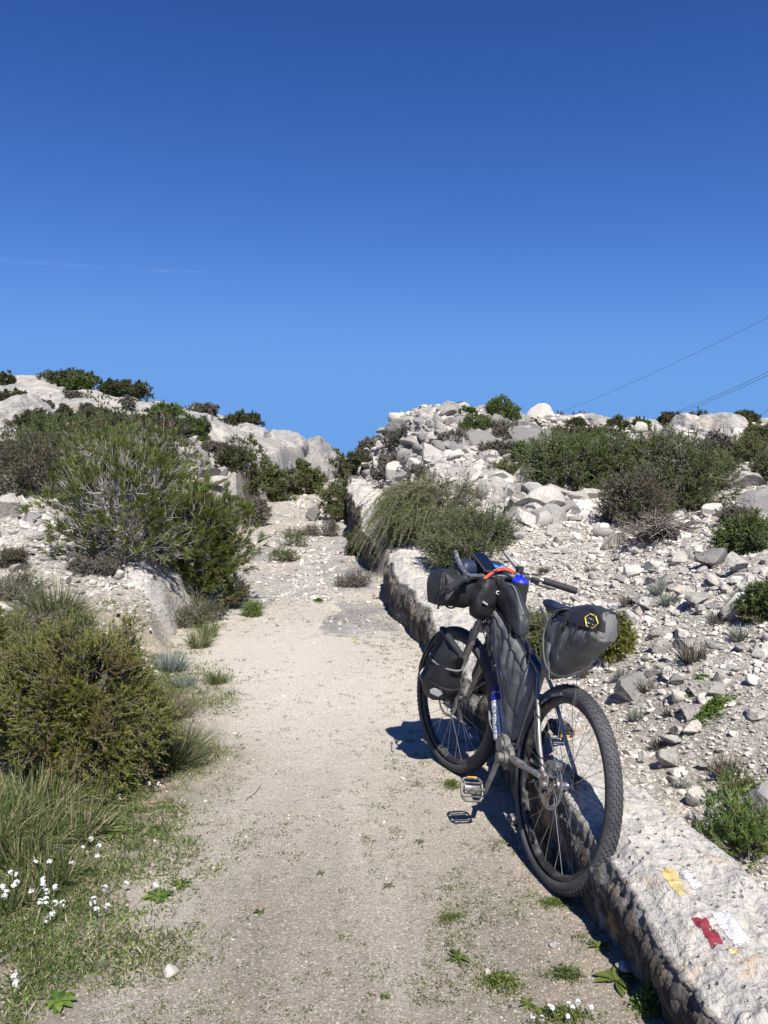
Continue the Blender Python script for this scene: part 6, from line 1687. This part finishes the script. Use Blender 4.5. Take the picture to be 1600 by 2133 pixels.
# navy pouch on top of the roll
pn = loft([((1.00, -.11, 1.06), np.array([.035, 0, 0]), np.array([0, 0, .022]), 3), ((1.0, -.08, 1.078), np.array([.05, 0, 0]), np.array([0, 0, .034]), 3), ((1.0, .04, 1.074), np.array([.055, 0, 0]), np.array([0, 0, .036]), 2.6), ((1.0, .135, 1.072), np.array([.05, 0, 0]), np.array([0, 0, .038]), 3), ((1.0, .16, 1.060), np.array([.035, 0, 0]), np.array([0, 0, .022]), 3)], 30, wr=.007, wseed=31)
bthing("navy_pouch", "soft dark navy pouch lying on the handlebar roll behind the phone", "bag", MB().add(*pn), M_NAVY, True)
# stem bags
st1 = [((.868, .088, .852), np.array([.020, 0, 0]), np.array([0, .022, 0]), 3), ((.864, .088, .875), np.array([.043, 0, 0]), np.array([0, .050, 0]), 3), ((.858, .086, .94), np.array([.052, 0, 0]), np.array([0, .060, 0]), 3), ((.850, .080, 1.0), np.array([.050, 0, 0]), np.array([0, .052, 0]), 2.8), ((.846, .076, 1.038), np.array([.036, 0, 0]), np.array([0, .036, 0]), 2.4)]
s1 = loft(st1, 36, wr=.012, wseed=41)
s1o = bthing("stem_bag", "black feed pouch hanging left of the stem with a small white badge", "bag", MB().add(*s1), M_CLOTHB, True)
rf = MB(); 
t = np.linspace(0, 2 * pi, 20, endpoint=False)
rf.add(*tube(np.stack([.8045 + 0 * t, .050 + .011 * np.cos(t), .985 + .007 * np.sin(t)], -1), .0024, 6, closed=True))
bpart("badge", rf, M_WHITE, s1o, True)
bpart("reflective_tab", MB().add(*box((.806, .118, .935), (.0015, .016, .004), R=np.array(Matrix.Rotation(.5, 3, 'X')))), M_REFL, s1o, True)
st2 = [((.84, -.095, .90), np.array([.026, 0, 0]), np.array([0, .026, 0]), 2.4), ((.838, -.095, .92), np.array([.038, 0, 0]), np.array([0, .038, 0]), 2.4), ((.835, -.097, .98), np.array([.042, 0, 0]), np.array([0, .042, 0]), 2.2), ((.83, -.098, 1.03), np.array([.044, 0, 0]), np.array([0, .044, 0]), 2)]
bthing("stem_bag", "dark feed pouch right of the stem holding a blue capped bottle", "bag", MB().add(*loft(st2, 32, wr=.004, wseed=43)), M_CLOTHG, True)
lid = MB(); lc = np.array([.832, -.098, 1.03]); ax = np.array([-.18, 0, .98])
lid.add(*tube([lc, lc + ax * .010, lc + ax * .014, lc + ax * .018, lc + ax * .020], [.041, .041, .037, .030, .029], 32)); lid.add(*cyl(lc + ax * .018, lc + ax * .024, .018, 24)); lid.add(*cyl(lc + ax * .022, lc + ax * .042, .007, 12)); lid.add(*box(lc + ax * .030 + [.03, 0, 0], (.012, .009, .005), bev=.003))
bthing("bottle", "bright blue capped bottle beside the right handlebar grip", "bottle", lid, M_BLUE, True)
# phone on the bars
Rp = np.array(Matrix.Rotation(-.52, 3, 'Y'))
ph = broot("phone", "dark phone mounted above the left side of the handlebar", "phone", (1.0, .045, 1.09), True)
V, F = box((0, 0, 0), (.078, .039, .007), bev=.006); bpart("phone_case", MB().add(V @ Rp.T + [.935, .050, 1.112], F), M_GRIP, ph, True)
V, F = box((0, 0, .0075), (.071, .033, .0008)); bpart("screen", MB().add(V @ Rp.T + [.935, .050, 1.112], F), M_GLASS, ph, True)
bpart("phone_mount", MB().add(*cyl((.935, .05, 1.105), (.89, .055, 1.055), .010)), M_BLKM, ph, True)
# small light blue gadget
gd = broot("small_gadget", "small light blue gadget with a dark dial on the handlebar's centre", "gadget", (.93, -.035, 1.08), True)
V, F = box((.935, -.035, 1.092), (.020, .034, .010), bev=.008); bpart("gadget_case", MB().add(V, F), M_LBLUE, gd, True)
bpart("dial", MB().add(*cyl((.93, -.03, 1.098), (.926, -.03, 1.106), .013, 20)), M_BLKM, gd, True)
# orange red strap arching over the bars
sp_ = smoothpath([(.862, .118, 1.012), (.862, .085, 1.045), (.872, .03, 1.075), (.868, -.03, 1.088), (.855, -.07, 1.070)], 30)
sg = MB(); sg.add(*tube(sp_, .0042, 8)); sg.add(*tube(sp_ + [.0, .0, .009], .0035, 8)); sg.add(*tube(smoothpath([(.91, .07, 1.06), (.915, .05, 1.085), (.90, .03, 1.075)], 10), .004, 6))
bthing("elastic_strap", "orange red elastic strap arching over the handlebar", "strap", sg, M_RED, True)
# bungee / dark holder at right horn base
bthing("bar_mount", "black clamp at the foot of the right bar horn", "clamp", MB().add(*cyl((.885, -.155, 1.05), (.875, -.180, 1.05), .020, 16)).add(*box((.90, -.14, 1.085), (.014, .016, .018), bev=.005)), M_BLKM, True)
# bottle under the down tube
b0_, b1_ = np.array([.575, .0, .350]), np.array([.700, .0, .560]); ax = (b1_ - b0_) / np.linalg.norm(b1_ - b0_)
L_ = np.linalg.norm(b1_ - b0_); prof = [(0, .030), (.008, .035), (.10, .035), (.115, .032), (.13, .035), (.17, .036), (.20, .035), (.215, .030)]
bo = bthing("bottle", "white and navy sleeved bottle held under the down tube", "bottle", MB().add(*tube([b0_ + ax * a for a, _ in prof], [r_ for _, r_ in prof], 24)), M_BOTW)
bpart("bottle_cap", MB().add(*tube([b0_ + ax * a for a in (.213, .222, .24, .247)], [.031, .031, .026, .018], 20)), M_BOTB, bo)
bpart("label_band", MB().add(*tube([b0_ + ax * a for a in (.172, .180, .198, .206)], [.0362, .0368, .0362, .0348], 24, cap=False)), M_BOTB, bo)
n_ = np.cross(ax, [0, 1, 0]); n_ /= np.linalg.norm(n_)
if n_[0] > 0: n_ = -n_
yv = np.array([0, 1, 0.])
cu = bpy.data.curves.new("lettering", 'FONT'); cu.body = "CONTOUR.Z"; cu.size = .026
tmp = link(bpy.data.objects.new("lettering", cu)); me = bpy.data.meshes.new_from_object(tmp.evaluated_get(bpy.context.evaluated_depsgraph_get())); bpy.data.objects.remove(tmp)
V = np.array([v.co[:] for v in me.vertices]); th = radians(62) + (V[:, 1] - .009) / .0365
W_ = b0_ + np.outer(.02 + V[:, 0] * .98, ax) + .0364 * (np.outer(np.sin(th), yv) + np.outer(np.cos(th), -n_ * 0 + n_))
m2 = bpy.data.meshes.new("lettering"); m2.from_pydata([tuple(v) for v in LW(W_) - np.array(bo.location)], [], [list(p.vertices) for p in me.polygons]); m2.materials.append(M_DKSTRAP); mobj("lettering", m2, bo)
# fork bags
def fork_bag(s, label):
    y0 = s * .150
    secs = [((1.095, y0, .405), np.array([.060, 0, .0]), np.array([0, .045, 0]), 2.6), ((1.090, y0, .425), np.array([.086, 0, .01]), np.array([0, .064, 0]), 2.8), ((1.075, y0, .49), np.array([.104, 0, .01]), np.array([0, .074, 0]), 2.8), ((1.055, y0, .57), np.array([.106, 0, .01]), np.array([0, .070, 0]), 2.7), ((1.03, y0, .64), np.array([.108, 0, .02]), np.array([0, .052, 0]), 2.4), ((1.01, y0, .69), np.array([.100, 0, .042]), np.array([0, .022, 0]), 2.4), ((1.0, y0, .712), np.array([.098, 0, .050]), np.array([0, .012, 0]), 3)]
    L_ = loft(secs, 40, wr=.017, wseed=51 + s, wscale=9)
    o = bthing("fork_bag", label, "bag", MB().add(*L_), M_CLOTHB, True)
    rp = np.array([(1.105, y0, .705 + .0), (1.105, y0, .71), (.905, y0, .815 - .0)])
    bpart("roll_closure", MB().add(*loft([((1.095, y0 + s * .012, .752), np.array([.004, 0, .014]), np.array([0, .014, 0]), 3), ((1.0, y0 + s * .018, .718), np.array([.006, 0, .016]), np.array([0, .016, 0]), 3), ((.905, y0 + s * .012, .668), np.array([.004, 0, .014]), np.array([0, .014, 0]), 3)], 16)), M_CLOTHG, o, True)
    bpart("strap", MB().add(*tube(smoothpath([(1.14, y0 + s * .02, .71), (1.165, y0 + s * .055, .62), (1.185, y0 + s * .07, .53), (1.17, y0 + s * .04, .44)], 20), .005, 6)), M_DKSTRAP, o, True)
    bv = bvh_of(L_)
    for zc in (.50, .60):
        t_ = np.linspace(0, 2 * pi, 28, endpoint=False); bpart("cage_strap", MB().add(*tube(np.stack([1.068 - (zc - .5) * .18 + .110 * np.cos(t_), y0 + (.078 if zc < .55 else .070) * np.sin(t_), zc + .02 * np.cos(t_)], -1), .0048, 6, closed=True)), M_GSTRAP if zc > .55 else M_DKSTRAP, o, True)
    if s > 0:
        decal_patch("reflective_patch", bv, [(1.025, .478), (1.05, .462), (1.05, .445), (1.015, .435), (.998, .455), (.995, .475)], M_REFL, o, True)
        decal_line("reflective_strip", bv, [(1.18, .545), (1.172, .51), (1.155, .485)], .004, M_REFL, o, True)
    t = np.linspace(0, 2 * pi, 30, endpoint=False)
    bpart("cargo_cage", MB().add(*tube(np.array([(.99, s * .075, .68), (1.09, s * .075, .42)]), .010, 8)).add(*box((1.10, s * .10, .412), (.045, .035, .004), bev=.003)), M_BLKM, bike, True)
    return o
fork_bag(1, "black roll top fork bag on the front wheel's left side with grey reflective patches")
fork_bag(-1, "black fork bag on the front wheel's right side half hidden behind the fork")
# ------------------------------------------------------------------ power lines far behind the right skyline, old contrail
def cable(label, a, b_, sag=.6, r=.035):
    A_ = at_y(*a); B_ = at_y(*b_); t = np.linspace(-.6, 3.5, 90)
    P = A_ + (B_ - A_) * t[:, None]; P[:, 2] += -sag * np.clip(1 - (2 * t - 1) ** 2, 0, 1)
    O = P[30].copy(); V, F = tube(P - O, r, 5, False)
    o = mobj("power_line", np_mesh("power_line", V, F, M_CABLE, True), None, O); tag(o, label, "power line", "power lines in the sky at the right")
M_CABLE = simple("cable", (.12, .125, .14), .6)
cable("single thin power line rising steeply to the right edge", (1130, 873, 150), (1600, 661, 90), r=.028)
cable("upper one of the two parallel power lines on the right", (1345, 876, 150), (1600, 774, 95), r=.036)
cable("lower one of the two parallel power lines on the right", (1335, 884, 150), (1600, 781, 95), r=.036)
cable("short stretch of power line low at the right edge", (1560, 868, 150), (1600, 853, 120), r=.03)
m, nt, b = mat_new("contrail"); g = NT(nt)
tr = g.n("ShaderNodeBsdfTransparent"); em = g.n("ShaderNodeBsdfDiffuse"); em.inputs[0].default_value = (.9, .9, .9, 1)
ms = g.n("ShaderNodeMixShader"); f = g.noise(g.vmul(g.geo(), (.0022, .0022, .0022)), 1.0, 4)
g.l(g.ramp(f, [(.3, .0), (.7, .022)]), ms.inputs[0]); g.l(tr.outputs[0], ms.inputs[1]); g.l(em.outputs[0], ms.inputs[2])
out = [x for x in nt.nodes if x.type == 'OUTPUT_MATERIAL'][0]; g.l(ms.outputs[0], out.inputs[0])
A_ = at_y(-250, 528, 9000); B_ = at_y(640, 580, 9600); t = np.linspace(0, 1, 40)
P = A_ + (B_ - A_) * t[:, None]; P[:, 2] += 12 * np.sin(t * 9); O = P[0].copy()
V, F = tube(P - O, 20 * np.sin(np.clip(t * 1.1 + .15, 0, 1) * pi) ** .5 + 1, 10)
tag(mobj("contrail", np_mesh("contrail", V, F, m, True), None, O), "faint white vapour trail low in the blue sky at the left", "vapour trail")

# where several things of one kind share a landmark, tell them apart by their order from the left
same = {}
for o in scene.objects:
    if o.parent is None and o.get('group') and o.get('label') and o['category'] in ("rock", "flower", "plant"): same.setdefault((o['group'], o['label']), []).append(o)
for (gr, lab), os_ in same.items():
    if 1 < len(os_) < 10 and len(lab.split()) <= 13:
        os_.sort(key=lambda o: project(np.array([o.location[:]]))[0][0])
        for k, o in enumerate(os_): o['label'] = lab + ", " + ("first", "second", "third", "fourth", "fifth", "sixth", "seventh", "eighth", "ninth")[k] + " from left"
